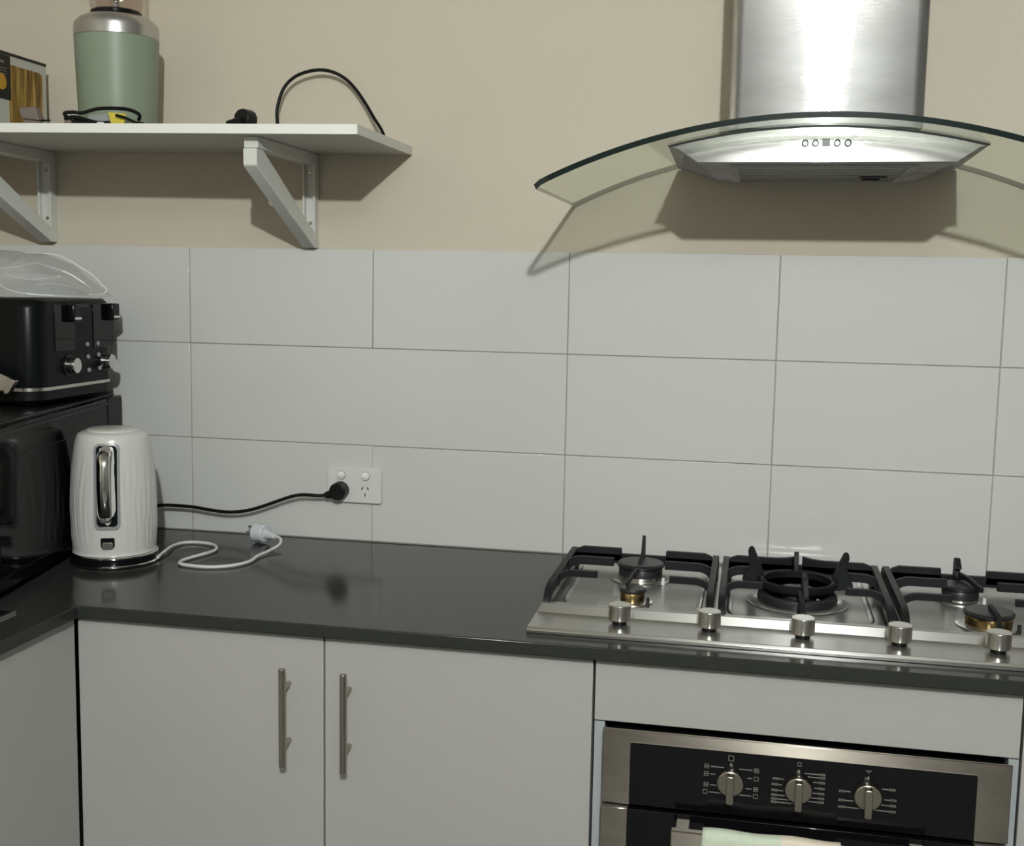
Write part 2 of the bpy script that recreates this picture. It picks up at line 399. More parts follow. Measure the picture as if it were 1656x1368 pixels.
# ------------------------------------------------------------------ oven
OX0, OX1, OY = 0.1650, 0.7575, -0.605
ov = thing('oven', 'built-in stainless steel oven with black glass control panel and three knobs', 'oven', (0.46, -0.35, 0.13))
obj('chassis', MB().box(0.170, 0.752, -0.578, -0.06, 0.17, 0.764), BLACK_MATTE, ov)
cp = MB()
def frame(mb, x0, x1, z0, z1, ix0, ix1, iz0, iz1, y0, y1):
    """one connected rectangular frame with a rectangular opening"""
    o = [(x0, z0), (x1, z0), (x1, z1), (x0, z1)]; n = [(ix0, iz0), (ix1, iz0), (ix1, iz1), (ix0, iz1)]
    return mb.loft([[(p[0], y, p[1]) for p in q] for q, y in ((o, y0), (o, y1), (n, y1), (n, y0), (o, y0))], True, False)
pf = obj('panel_frame', MB().prism([(OX0, 0.6560), (0.2085, 0.6560), (0.2085, 0.7535), (0.2100, 0.7550), (0.7090, 0.7550), (0.7105, 0.7535), (0.7105, 0.6560), (OX1, 0.6560), (OX1, 0.7745), (OX0, 0.7745)], 'y', OY, OY + 0.005), OVEN_STEEL, ov, bevel=0.0015)
pg = obj('control_glass', MB().box(0.2088, 0.7102, OY + 0.0012, -0.581, 0.6562, 0.7548), BLACK_GLASS, ov)
PZ = 0.7085
for kx, tilt in ((0.3600, 0.06), (0.4600, 0.04), (0.5595, 0.03)):
    k = obj('control_knob', MB().cyl((kx, OY + 0.001, PZ), (kx, OY - 0.010, PZ), 0.0205, 40, r1=0.0195), NICKEL, ov, bevel=0.0012)
    g = MB().prism(rrect(kx - 0.0055, kx + 0.0055, PZ - 0.0265, PZ + 0.0175, 0.003, 4), 'y', OY - 0.009, OY - 0.024)
    obj('grip', g, NICKEL, k, bevel=0.0012)
# printed scale marks
def marks(cx, left, right, top):
    mb = MB(); y0, y1 = OY + 0.0011, OY + 0.0007
    def ln(x0, x1, z, w=0.0007): mb.box(x0, x1, y1, y0, z - w, z + w)
    def ring(x, z, a=0.0035):
        for (p, q, s, t) in ((-a, a, a - 0.0008, a), (-a, a, -a, -a + 0.0008), (-a, -a + 0.0008, -a, a), (a - 0.0008, a, -a, a)):
            mb.box(x + p, x + q, y1, y0, z + s, z + t)
    for (dx0, dx1, dz, ic) in left:
        ln(cx + dx0, cx + dx1, PZ + dz)
        if ic: ring(cx + dx0 - 0.006, PZ + dz); 
        if ic == 2: ln(cx + dx0 - 0.009, cx + dx0 - 0.003, PZ + dz)
        if not ic: ln(cx + dx0 - 0.001, cx + dx0 + 0.008, PZ + dz, 0.0016)
    for (dx0, dx1, dz, ic) in right:
        ln(cx + dx0, cx + dx1, PZ + dz)
        if ic: ring(cx + dx1 + 0.006, PZ + dz)
        if ic == 2: ln(cx + dx1 + 0.003, cx + dx1 + 0.009, PZ + dz)
        if not ic: ln(cx + dx1 - 0.008, cx + dx1 + 0.001, PZ + dz, 0.0016)
    if top == 1: ring(cx, PZ + 0.0365, 0.0042)
    if top == 2: ring(cx, PZ + 0.0375, 0.0030); 
    if top == 3: ln(cx - 0.004, cx + 0.004, PZ + 0.0375, 0.0007); ln(cx - 0.0007, cx + 0.0007, PZ + 0.036, 0.002)
    mb.box(cx - 0.0012, cx + 0.0012, y1, y0, PZ + 0.024, PZ + 0.029)
    return mb
obj('printed_marks', marks(0.360, [(-0.030, -0.010, 0.021, 2), (-0.030, -0.023, 0.009, 2), (-0.030, -0.020, -0.008, 2), (-0.031, -0.010, -0.0195, 1)],
    [(0.012, 0.032, 0.021, 2), (0.025, 0.032, 0.008, 1), (0.023, 0.032, -0.0085, 2), (0.009, 0.032, -0.0195, 1)], 1), PRINT, ov)
obj('printed_marks', marks(0.460, [(-0.037, -0.022, 0.012, 0), (-0.038, -0.024, 0.003, 0), (-0.038, -0.022, -0.006, 0), (-0.038, -0.019, -0.0135, 0), (-0.038, -0.012, -0.0195, 0), (-0.038, -0.006, -0.0245, 0)],
    [(0.008, 0.037, 0.0245, 0), (0.013, 0.037, 0.0195, 0), (0.021, 0.037, 0.012, 0), (0.023, 0.037, 0.003, 0), (0.021, 0.037, -0.005, 0), (0.017, 0.037, -0.0125, 0), (0.008, 0.037, -0.0185, 0)], 2), PRINT, ov)
obj('printed_marks', marks(0.5595, [(-0.040, -0.024, 0.003, 0), (-0.040, -0.019, -0.011, 0), (-0.040, -0.008, -0.0215, 0)],
    [(0.020, 0.038, 0.012, 0), (0.024, 0.040, -0.004, 0), (0.020, 0.040, -0.0125, 0), (0.008, 0.040, -0.0215, 0)], 3), PRINT, ov)
dr = obj('door', MB().box(0.2068, 0.7117, OY + 0.0012, -0.581, 0.19, 0.6485), BLACK_GLASS, ov, bevel=0.001)
for a_, b_ in ((OX0 - 0.001, 0.2065), (0.7120, OX1 + 0.001)):
    obj('steel_strip', MB().box(a_, b_, OY, -0.580, 0.19, 0.6490), OVEN_STEEL, dr, bevel=0.0015)
HY = -0.655
hd = MB().box(0.276, 0.650, HY - 0.004, HY + 0.010, 0.6170, 0.6465)
obj('door_handle', hd, OVEN_STEEL, dr, bevel=0.002)
for hx in (0.292, 0.632):
    obj('handle_mount', MB().box(hx - 0.010, hx + 0.010, HY + 0.0095, OY + 0.0018, 0.622, 0.641), OVEN_STEEL, dr, bevel=0.001)

# tea towel folded over the oven handle
def towel():
    nx, npth = 26, 34
    x0, x1 = 0.322, 0.520
    mb = MB(); grid = []
    ztop = 0.6475
    for j in range(npth + 1):
        t = j / npth; row = []
        for i in range(nx + 1):
            s = i / nx; x = x0 + (x1 - x0) * s
            sag = 0.004 * s + 0.0022 * math.sin(s * 9) * (1 if 0.3 < t < 0.7 else 0.6)
            if t < 0.42: y = HY - 0.0075; z = ztop - 0.30 * (0.42 - t) / 0.42 - 0.002
            elif t < 0.58:
                a = (t - 0.42) / 0.16 * PI
                y = HY + 0.003 - 0.0105 * math.cos(a); z = ztop - 0.002 + 0.0048 * math.sin(a)
            else: y = HY + 0.0140; z = ztop - 0.22 * (t - 0.58) / 0.42 - 0.002
            wob = 0.0035 * math.sin(s * 17 + z * 9) * min(1, max(0, (ztop - z - 0.01) * 14))
            yy = y - abs(wob) if t < 0.5 else y + abs(wob) * 0.4
            row.append(mb.bm.verts.new((x + 0.0015 * math.sin(z * 40), yy, z + (0.0012 * math.sin(s * 12)) * (0.42 <= t <= 0.58))))
        grid.append(row)
    for a, b in zip(grid, grid[1:]):
        for i in range(nx): mb.face([a[i], a[i + 1], b[i + 1], b[i]], 0 if i < 15 else 1)
    o = obj('tea_towel', mb, [TOWEL, TOWEL2], sharp=2.5)
    sm = o.modifiers.new('thick', 'SOLIDIFY'); sm.thickness = 0.0022; sm.offset = 1
    return o
tag(towel(), 'pale green and cream tea towel draped over the oven handle', 'towel')

# ------------------------------------------------------------------ gas hob
HX0, HX1 = 0.0325, 0.8885
hob = thing('gas_hob', 'stainless steel five-burner gas hob with black cast iron pan supports', 'hob', (0.46, -0.3, 0.9))
prof = [(-0.5565, 0.9002), (-0.5565, 0.9055), (-0.5530, 0.9095), (-0.4715, 0.9108), (-0.4615, 0.9240), (-0.4485, 0.9240), (-0.4440, 0.9130),
        (-0.0700, 0.9130), (-0.0650, 0.9180), (-0.0500, 0.9180), (-0.0480, 0.9002)]
mb = MB()   # ends are mitred inwards where the raised band turns the corner
ins = [0, 0, 0.0005, 0.0005, 0.0075, 0.0085, 0.0085, 0.0085, 0.0080, 0.0080, 0.0080]
A_ = [(HX0 + e, p[0], p[1]) for e, p in zip(ins, prof)]; B_ = [(HX1 - e, p[0], p[1]) for e, p in zip(ins, prof)]
mb.loft([A_, B_], True, True)
obj('hob_plate', mb, HOB_STEEL, hob, bevel=0.0008)
for sx0, sx1 in ((HX0 + 0.0085, HX0 + 0.0135), (HX1 - 0.0135, HX1 - 0.0085)):
    obj('side_rim', MB().box(sx0, sx1, -0.447, -0.050, 0.9125, 0.9205), HOB_STEEL, hob, bevel=0.0015)
# pressed basins around the burner pairs
for bx0, bx1 in ((0.062, 0.300), (0.340, 0.580), (0.620, 0.860)):
    outer = rrect(bx0, bx1, -0.430, -0.090, 0.05, 7); inner = rrect(bx0 + 0.010, bx1 - 0.010, -0.420, -0.100, 0.042, 7)
    mb = MB()
    mb.loft([[(p[0], p[1], 0.9131) for p in outer], [(p[0] * 0.5 + q[0] * 0.5, p[1] * 0.5 + q[1] * 0.5, 0.9152) for p, q in zip(outer, inner)], [(p[0], p[1], 0.9133) for p in inner]], True, False)
    obj('pressed_rim', mb, HOB_STEEL, hob, sharp=2)
for kx in (0.1745, 0.3165, 0.4605, 0.6045, 0.7475):
    k = obj('control_knob', MB().cyl((kx, -0.503, 0.9175), (kx, -0.503, 0.9430), 0.0180, 40), KNOB_STEEL, hob, bevel=0.0012)
    obj('stem', MB().cyl((kx, -0.503, 0.9105), (kx, -0.503, 0.9180), 0.0115, 24), BLACK_MATTE, k)

def burner(x, y, r, brass, top, ring=0.012, outer=False):
    b = obj('burner', MB().lathe([(r + ring, 0.9130), (r + ring, 0.9150), (r + ring - 0.005, 0.9165), (r * 0.95, 0.9168), (r * 0.95, top - 0.024)], (x, y, 0), 40), HOB_STEEL, hob)
    obj('flame_ring', MB().lathe([(r * 0.93, 0.9165), (r * 0.93, top - 0.012), (r * 0.86, top - 0.008)], (x, y, 0), 40,
        fn=lambda rr, z, a: rr * (1 + (0.012 * math.sin(a * 36) if z > top - 0.02 and z < top - 0.01 else 0))), BRASS if brass else ENAMEL, b)
    obj('burner_cap', MB().lathe([(r * 0.9, top - 0.0085), (r, top - 0.0075), (r * 1.01, top - 0.004), (r * 0.93, top - 0.001), (r * 0.5, top)], (x, y, 0), 40), ENAMEL, b)
    # igniter pin
    obj('igniter', MB().cyl((x + (r + ring) * 0.8, y - r * 0.75, 0.9135), (x + (r + ring) * 0.8, y - r * 0.75, 0.926), 0.0035, 12, r1=0.0028), PALE_PLUG if not brass else ENAMEL, b)
    return b
burner(0.1800, -0.215, 0.0430, False, 0.9470)
burner(0.1815, -0.372, 0.0225, True, 0.9385)
burner(0.7385, -0.210, 0.0330, False, 0.9430)
burner(0.7580, -0.366, 0.0390, True, 0.9400)
wb = burner(0.4580, -0.300, 0.0300, False, 0.9390)
obj('outer_flame_ring', MB().lathe([(0.050, 0.9135), (0.066, 0.9135), (0.068, 0.922), (0.066, 0.929), (0.060, 0.931), (0.052, 0.929), (0.050, 0.922), (0.050, 0.9135)], (0.458, -0.300, 0), 48), ENAMEL, wb)
obj('drip_dish', MB().lathe([(0.084, 0.9132), (0.086, 0.9150), (0.080, 0.9165), (0.070, 0.9150)], (0.458, -0.300, 0), 48), HOB_STEEL, wb)

def arch(p_in, p_rail, ztop, zlow, R=0.030):
    """finger: from the free end, level along the top, curving down into the rail"""
    pin, pr = Vector(p_in), Vector(p_rail); d = (pr - pin); L = d.length; d = d / L
    pts = [Vector((pin.x, pin.y, ztop))]
    n = 7
    for i in range(n + 1):
        a = PI / 2 * i / n
        q = pin + d * (L - R + R * math.sin(a)); pts.append(Vector((q.x, q.y, zlow + (ztop - zlow) * math.cos(a))))
    return pts

def grate(x0, x1, kind):
    name = 'pan_support'
    o = D.objects.new(name, None); COL.objects.link(o); o.parent = hob; o.location = -hob.location
    for x in (x0, x1):
        r_l = obj('side_rail', MB().bar([(x, -0.105, 0.918), (x, -0.112, 0.930), (x, -0.130, 0.9385), (x, -0.400, 0.9385), (x, -0.425, 0.934), (x, -0.440, 0.922), (x, -0.4405, 0.9180)], 0.0115, 0.0175), CAST, o, bevel=0.0012, local=True)
        for yy in (-0.12, -0.43): obj('rubber_foot', MB().cyl((x, yy, 0.9132), (x, yy, 0.932), 0.0055, 12), BLACK_MATTE, o, local=True)
    # rear bar, with raised ends
    rb = MB().bar([(x0, -0.150, 0.935), (x1, -0.150, 0.935)], 0.010, 0.018)
    obj('rear_bar', rb, CAST, o, bevel=0.001)
    xm = (x0 + x1) / 2
    for s, xa in ((1, x0), (-1, x1)):
        if kind == 'wok':
            xe = xm - s * 0.004
            r = MB().prism([(xa, 0.930), (xa, 0.942), (xa + s * 0.008, 0.950), (xa + s * 0.020, 0.9545), (xa + s * 0.090, 0.9545), (xe - s * 0.02, 0.9560), (xe, 0.960), (xe, 0.930)], 'y', -0.155, -0.145)
        else:
            r = MB().prism([(xa, 0.930), (xa, 0.940), (xa + s * 0.008, 0.9495), (xa + s * 0.020, 0.9545), (xa + s * 0.092, 0.9545), (xa + s * 0.094, 0.930)], 'y', -0.155, -0.145)
        obj('raised_bar', r, CAST, o, bevel=0.001)
        la, lb = (0.088, 0.072) if kind != 'right' else (0.090, 0.082)
        if kind == 'wok': la, lb = 0.062, 0.066
        f = MB().bar(arch((xa + s * la, -0.238, 0), (xa, -0.238, 0), 0.9480, 0.926), 0.0095, 0.0150); obj('finger', f, CAST, o, bevel=0.001)
        f = MB().bar(arch((xa + s * lb, -0.345, 0), (xa, -0.345, 0), 0.9490, 0.926), 0.0095, 0.0115); obj('finger', f, CAST, o, bevel=0.001)
    return o
g1 = grate(0.0450, 0.3135, 'left')
g2 = grate(0.3330, 0.6000, 'wok')
g3 = grate(0.6210, 0.8830, 'right')
# centre fingers
obj('centre_finger', MB().prism([(-0.150, 0.932), (-0.150, 0.972), (-0.155, 0.983), (-0.161, 0.984), (-0.168, 0.970), (-0.178, 0.955), (-0.235, 0.951), (-0.245, 0.945), (-0.236, 0.9478), (-0.170, 0.944)], 'x', 0.1765, 0.1825), CAST, g1, bevel=0.001)
obj('centre_finger', MB().bar([(0.1795, -0.2765, 0.9455), (0.1760, -0.330, 0.9475), (0.1720, -0.380, 0.9435)], 0.005, 0.006), CAST, g1, bevel=0.0008)
obj('centre_finger', MB().prism([(-0.150, 0.932), (-0.150, 0.966), (-0.155, 0.977), (-0.166, 0.978), (-0.185, 0.966), (-0.186, 0.9625), (-0.170, 0.960), (-0.176, 0.9495), (-0.176, 0.944)], 'x', 0.7335, 0.7430), CAST, g3, bevel=0.001)
obj('centre_finger', MB().bar([(0.742, -0.172, 0.9500), (0.753, -0.215, 0.9510), (0.764, -0.262, 0.9455)], 0.007, 0.009), CAST, g3, bevel=0.0008)
obj('centre_finger', MB().bar([(0.762, -0.440, 0.9180), (0.762, -0.433, 0.930), (0.762, -0.415, 0.941), (0.760, -0.360, 0.9445)], 0.007, 0.008), CAST, g3, bevel=0.0008)
# wok prongs and ring
WX, WY = 0.458, -0.275
obj('wok_ring', MB().lathe([(0.058, 0.936), (0.066, 0.935), (0.068, 0.939), (0.068, 0.947), (0.064, 0.9495), (0.058, 0.9470), (0.058, 0.936)], (WX, WY, 0), 48), CAST, g2, sharp=0.9)
def prong(ang, tip, wide, pts=None):
    d = Vector((math.cos(ang), math.sin(ang), 0)); n = Vector((-d.y, d.x, 0)) * wide / 2
    pr = [(0.058, 0.934), (0.0595, 0.956), (0.068, 0.976), (0.077, tip - 0.002), (0.081, tip), (0.085, tip - 0.002), (0.0865, tip - 0.010), (0.0835, 0.972), (0.0850, 0.958), (0.094, 0.944), (0.095, 0.936), (0.070, 0.930)]
    A = [Vector((WX, WY, 0)) + d * p[0] + n + Vector((0, 0, p[1])) for p in pr]
    B = [Vector((WX, WY, 0)) + d * p[0] - n + Vector((0, 0, p[1])) for p in pr]
    return MB().loft([A, B], True, True)
obj('wok_prong', prong(PI * 0.95, 0.9985, 0.008), CAST, g2, bevel=0.001)
obj('wok_prong', prong(PI * 0.03, 0.9985, 0.008), CAST, g2, bevel=0.001)
obj('wok_prong', prong(PI * 0.5, 0.9780, 0.008), CAST, g2, bevel=0.001)
obj('wok_prong', prong(-PI * 0.46, 0.9520, 0.008), CAST, g2, bevel=0.001)
obj('centre_finger', MB().bar([(0.462, -0.441, 0.9160), (0.462, -0.437, 0.930), (0.462, -0.420, 0.939), (0.461, -0.345, 0.941)], 0.008, 0.010), CAST, g2, bevel=0.001)

# ------------------------------------------------------------------ range hood
CX = 0.465; GR = 1.02; GZ = 1.710; HW = 0.456
def gz(x): return GZ - (GR - math.sqrt(GR * GR - (x - CX) ** 2))
hood = thing('range_hood', 'stainless steel chimney range hood with an arched glass canopy', 'range hood', (CX, -0.1, 1.65))
# canopy glass: curved sheet with rounded front corners, separate material on the ground edge
mb = MB(); NX, NY = 72, 14
def gpt(i, j, top):
    s = -1 + 2 * i / NX; x = CX + HW * s
    e = HW - abs(HW * s); rr = 0.022; yf = -0.447
    if e < rr: yf += rr - math.sqrt(max(0, rr * rr - (rr - e) ** 2))
    y = 0.0045 + (yf - 0.0045) * j / NY
    z = gz(x); n = Vector(((x - CX) / GR, 0, math.sqrt(1 - ((x - CX) / GR) ** 2)))
    p = Vector((x, y, z)) + n * (0.009 if top else 0)
    return p
V = {}
for t in (0, 1):
    for i in range(NX + 1):
        for j in range(NY + 1): V[t, i, j] = mb.bm.verts.new(gpt(i, j, t))
for i in range(NX):
    for j in range(NY):
        mb.face([V[0, i, j], V[0, i + 1, j], V[0, i + 1, j + 1], V[0, i, j + 1]], 0)
        mb.face([V[1, i, j], V[1, i, j + 1], V[1, i + 1, j + 1], V[1, i + 1, j]], 0)
    for j in (0, NY): mb.face([V[0, i, j], V[0, i + 1, j], V[1, i + 1, j], V[1, i, j]], 1)
for j in range(NY):
    for i in (0, NX): mb.face([V[0, i, j], V[0, i, j + 1], V[1, i, j + 1], V[1, i, j]], 1)
obj('glass_canopy', mb, [GLASS, GLASS_EDGE], hood)
# motor body under the glass
BY = -0.360
def body_ring(w, y, z=None, zoff=0.0):
    return w, y, z, zoff
mb = MB(); N = 40
def row(hw, y, zf): return [(CX + hw * (-1 + 2 * i / N), y, zf(CX + hw * (-1 + 2 * i / N))) for i in range(N + 1)]
TOPW, CRW, BOTW = 0.2490, 0.2340, 0.2005
top_f = row(TOPW, BY, lambda x: gz(x) - 0.0012)
cr = row(CRW, BY - 0.0010, lambda x: gz(x) - 0.0175 + 0.009 * (abs(x - CX) / CRW) ** 2)
bot = row(BOTW, BY - 0.0065, lambda x: 1.6515)
bb = row(0.1785, -0.004, lambda x: 1.6515)
tb = row(0.2560, -0.004, lambda x: gz(x) - 0.0012)
rowsv = [[mb.bm.verts.new(p) for p in r] for r in (top_f, cr, bot, bb, tb)]
for k in range(5):
    a, b = rowsv[k], rowsv[(k + 1) % 5]
    for i in range(N): mb.face([a[i], a[i + 1], b[i + 1], b[i]], 0)
mb.face([r[0] for r in rowsv]); mb.face([r[-1] for r in rowsv][::-1])
body = obj('motor_body', mb, STEEL, hood, sharp=0.12)
obj('glass_seal', MB().bar([(CX + TOPW * (-1 + 2 * i / 40), BY - 0.0012, gz(CX + TOPW * (-1 + 2 * i / 40)) - 0.0016) for i in range(41)], 0.0025, 0.0028), BLACK_MATTE, hood)
# buttons and display on the fascia
for bx in (0.4340, 0.4500, 0.4835, 0.5000):
    bt = obj('button', MB().cyl((bx, BY - 0.0010, 1.6812), (bx, BY - 0.0062, 1.6806), 0.0046, 24), STEEL, hood, bevel=0.0008)
    rr = obj('button_ring', MB().lathe([(0.0045, 0), (0.0056, 0), (0.0056, 0.0052), (0.0045, 0.0052), (0.0045, 0)], (0, 0, 0), 24), BLACK_SATIN, bt)
    rr.rotation_euler = (PI / 2, 0, 0); rr.location = (bx, BY - 0.0016, 1.6812)
obj('display_window', MB().box(0.4605, 0.4730, BY - 0.0058, BY - 0.0010, 1.6762, 1.6878), SCREEN, hood, bevel=0.0005)
# underside filter
ff = obj('filter_frame', frame(MB(), CX - 0.150, CX + 0.150, -0.330, -0.028, CX - 0.136, CX + 0.136, -0.316, -0.042, 1.6475, 1.6518), STEEL, hood)
# frame() lays out in x/z; turn it flat
for v in ff.data.vertices: v.co = (v.co.x, v.co.z, v.co.y)
obj('grease_filter', MB().box(CX - 0.1358, CX + 0.1358, -0.3155, -0.0425, 1.6488, 1.6516), FILTER, hood)
for i in range(6):
    obj('filter_slat', MB().box(CX - 0.134, CX + 0.134, -0.305 + i * 0.045, -0.297 + i * 0.045, 1.6476, 1.6492), STEEL, ff, bevel=0.0005)
obj('filter_catch', MB().box(CX + 0.072, CX + 0.118, -0.155, -0.130, 1.6462, 1.6492), BLACK_SATIN, ff, bevel=0.0008)
obj('filter_catch', MB().box(CX + 0.080, CX + 0.110, -0.100, -0.085, 1.6462, 1.6492), BLACK_SATIN, ff, bevel=0.0008)
# chimney: slightly bowed brushed front with folded corners
def chimney_ring(z, x0, x1, yf, bow):
    pts = [(x0, 0.0045, z), (x0, yf + 0.007, z), (x0 + 0.002, yf + 0.002, z), (x0 + 0.007, yf, z)]
    for i in range(1, 24):
        s = i / 24; x = x0 + 0.007 + (x1 - x0 - 0.014) * s
        pts.append((x, yf - bow * (1 - (2 * s - 1) ** 2), z))
    pts += [(x1 - 0.007, yf, z), (x1 - 0.002, yf + 0.002, z), (x1, yf + 0.007, z), (x1, 0.0045, z)]
    return pts
obj('chimney', MB().loft([chimney_ring(z, 0.3085, 0.6275, -0.250, 0.0045) for z in (1.7200, 1.9, 2.10)], True, True), DUCT_STEEL, hood, sharp=0.5)
obj('chimney_extension', MB().loft([chimney_ring(z, 0.3125, 0.6235, -0.245, 0.0045) for z in (2.095, CH - 0.002)], True, True), DUCT_STEEL, hood, sharp=0.5)

# ------------------------------------------------------------------ wall shelf
TILT = 0.0121
def shb(x): return 1.7046 + (-0.33 - x) * TILT     # underside
def sht(x): return shb(x) + 0.0172                  # top
SD = -0.330
sh = thing('wall_shelf', 'white wall shelf on two triangular brackets above the kettle corner', 'shelf', (-0.8, -0.15, 1.70))
xl, xr = LW + 0.001, -0.3305
obj('shelf_board', MB().hexa([(xl, SD, shb(xl)), (xr, SD, shb(xr)), (xr, 0.0055, shb(xr)), (xl, 0.0055, shb(xl)),
                              (xl, SD, sht(xl)), (xr, SD, sht(xr)), (xr, 0.0055, sht(xr)), (xl, 0.0055, sht(xl))]), WHITE_BOARD, sh, bevel=0.0008)
obj('edge_strip', MB().hexa([(xl, SD - 0.0012, shb(xl)), (xr, SD - 0.0012, shb(xr)), (xr, SD, shb(xr)), (xl, SD, shb(xl)),
                             (xl, SD - 0.0012, sht(xl)), (xr, SD - 0.0012, sht(xr)), (xr, SD, sht(xr)), (xl, SD, sht(xl))]), EDGE_BAND, sh, bevel=0.0004)
obj('end_strip', MB().box(xr, xr + 0.0010, SD, 0.0055, shb(xr), sht(xr)), BRACKET_PAINT, sh)
def bracket(x0, x1, dz):
    zt = shb((x0 + x1) / 2) - 0.0004; zb = 1.5150 + dz; w = 0.003
    mb = MB()
    mb.prism([(0.0055, zt), (-0.299, zt), (-0.299, zt - 0.0208), (0.0055, zt - 0.0235)], 'x', x0, x1)        # arm
    br = obj('bracket', mb, BRACKET_PAINT, sh, bevel=0.0015)
    up_ = MB().prism([(x0 + 0.0002, 0.0055), (x0 + 0.0002, -0.017), (x0 + 0.0045, -0.017), (x0 + 0.0055, -0.0065), (x1 - 0.0055, -0.0065), (x1 - 0.0045, -0.017), (x1 - 0.0002, -0.017), (x1 - 0.0002, 0.0055)], 'z', zb, zt - 0.0008)
    obj('wall_plate', up_, BRACKET_PAINT, br, bevel=0.0008)
    bz = zt - 0.0218
    dg = MB().prism([(-0.304, bz), (-0.304, bz - 0.030), (-0.300, bz - 0.034), (-0.016, zb), (0.0, zb), (0.0, zb + 0.026), (-0.014, zb + 0.030), (-0.270, bz - 0.002), (-0.275, bz)], 'x', x0 + 0.0005, x1 - 0.0005)
    obj('brace', dg, BRACKET_PAINT, br, bevel=0.0015)
    for zz in (1.668, 1.566):
        obj('screw', MB().cyl(((x0 + x1) / 2, -0.0062, zz + dz), ((x0 + x1) / 2, -0.0085, zz + dz), 0.0042, 16, r1=0.0030), NICKEL, br)
    return br
bracket(-0.5575, -0.5300, 0.0)
bracket(-1.1650, -1.1330, 0.006)

# ------------------------------------------------------------------ power socket and the black plug in it
so = thing('power_socket', 'white double power socket on the tiles with two round switches', 'socket', (-0.446, 0, 1.02))
obj('plate', MB().prism(rrect(-0.5060, -0.3870, 0.9835, 1.0600, 0.005, 4), 'y', 0.0, -0.0085), WHITE_PLASTIC, so, bevel=0.0015)
SWITCH_WHITE = mat('switch_white', (0.82, 0.82, 0.80), 0.25, var=0.01)
for sx in (-0.4745, -0.4210):
    s_ = obj('switch', MB().cyl((sx, -0.0082, 1.0420), (sx, -0.0145, 1.0420), 0.0088, 28, r1=0.0082), SWITCH_WHITE, so, bevel=0.001)
    obj('switch_surround', MB().cyl((sx, -0.0080, 1.0420), (sx, -0.0089, 1.0420), 0.0098, 28), GREY_PLASTIC, s_)
    obj('rocker', MB().box(sx - 0.0060, sx + 0.0060, -0.0172, -0.0140, 1.0385, 1.0475), SWITCH_WHITE, s_, bevel=0.0014)
def slots(cx, cz):
    mb = MB()
    for dx, dz, a in ((-0.0062, 0.0065, -0.52), (0.0062, 0.0065, 0.52), (0, -0.0068, 0)):
        c, s = math.cos(a), math.sin(a); w, h = 0.0011, 0.0036
        P = [(cx + dx + c * x - s * z, cz + dz + s * x + c * z) for x, z in ((-w, -h), (w, -h), (w, h), (-w, h))]
        mb.prism(P, 'y', -0.0080, -0.0087)
    return mb
obj('outlet_slots', slots(-0.4225, 1.0085), BLACK_MATTE, so)
of = obj('outlet_face', MB().lathe([(0.0145, 0), (0.0150, 0), (0.0150, 0.0004), (0.0145, 0.0004)], (0, 0, 0), 32), WHITE_PLASTIC, so)
of.rotation_euler = (PI / 2, 0, 0); of.location = Vector((-0.4225, -0.0083, 1.0075)) - so.location

lead = thing('power_lead', 'black power lead running from behind the kettle to the left outlet of the socket', 'power lead', (-0.475, -0.02, 1.01))
obj('plug', MB().cyl((-0.4755, -0.0088, 1.0100), (-0.4755, -0.0350, 1.0100), 0.0190, 36, r1=0.0178), BLACK_SATIN, lead, bevel=0.0025, seg=3)
obj('strain_relief', MB().cyl((-0.490, -0.024, 1.0030), (-0.505, -0.027, 0.9995), 0.0088, 16, r1=0.0065), BLACK_SATIN, lead, bevel=0.002)
obj('cable', MB().tube([(-0.500, -0.026, 1.0010), (-0.518, -0.029, 0.9985), (-0.568, -0.032, 0.9965), (-0.640, -0.032, 0.9700), (-0.680, -0.032, 0.9575), (-0.722, -0.032, 0.9520), (-0.765, -0.032, 0.9545), (-0.810, -0.032, 0.9590), (-0.880, -0.034, 0.9580), (-0.915, -0.050, 0.945), (-0.925, -0.075, 0.915), (-0.925, -0.11, 0.9042), (-0.90, -0.15, 0.9042)], 0.0037, 10), BLACK_MATTE, lead)

# ------------------------------------------------------------------ kettle
KX, KY = -0.8350, -0.2950
ka = math.atan2(CAM.y - KY, CAM.x - KX) + PI / 2 - 0.16        # handle direction: local -Y
ket = thing('kettle', 'white ribbed electric kettle with a chrome handle standing in the corner', 'kettle', (KX, KY, 0.9235), ka)
KR = [(0.058, 0.0), (0.0785, 0.0), (0.0795, 0.004), (0.0815, 0.03), (0.0825, 0.06), (0.0825, 0.09), (0.0815, 0.12), (0.0795, 0.15), (0.0765, 0.18), (0.0730, 0.205), (0.0690, 0.2200), (0.0640, 0.2270), (0.0560, 0.2310), (0.045, 0.2325)]
KR = [(a * 0.972, b) for a, b in KR]
def kr(z):
    for (r0, z0), (r1, z1) in zip(KR[1:], KR[2:]):
        if z0 <= z <= z1: return r0 + (r1 - r0) * (z - z0) / max(1e-6, z1 - z0)
    return 0.06
prof = []
prof.append((0.058, 0.0))
for i in range(61):
    z = 0.2200 * i / 60; prof.append((kr(z) if z > 0 else 0.0785, z))
prof += [(0.0640, 0.2270), (0.0560, 0.2310), (0.045, 0.2325)]
def ripple(r, z, a):
    if z < 0.006 or z > 0.218: return r
    fade = min(1, (z - 0.006) / 0.03) * min(1, max(0, (0.205 - z) / 0.05))
    dang = abs((a - 1.5 * PI + PI) % (2 * PI) - PI)
    fade *= min(1, max(0, (dang - 0.24) / 0.12))
    v = math.sin(a * 30 + 2.2 * math.sin(z * 26 + a * 3)) * 0.5 + math.sin(a * 47 - 1.7 * math.sin(z * 34 + a * 5)) * 0.5
    return r + 0.0006 * fade * v
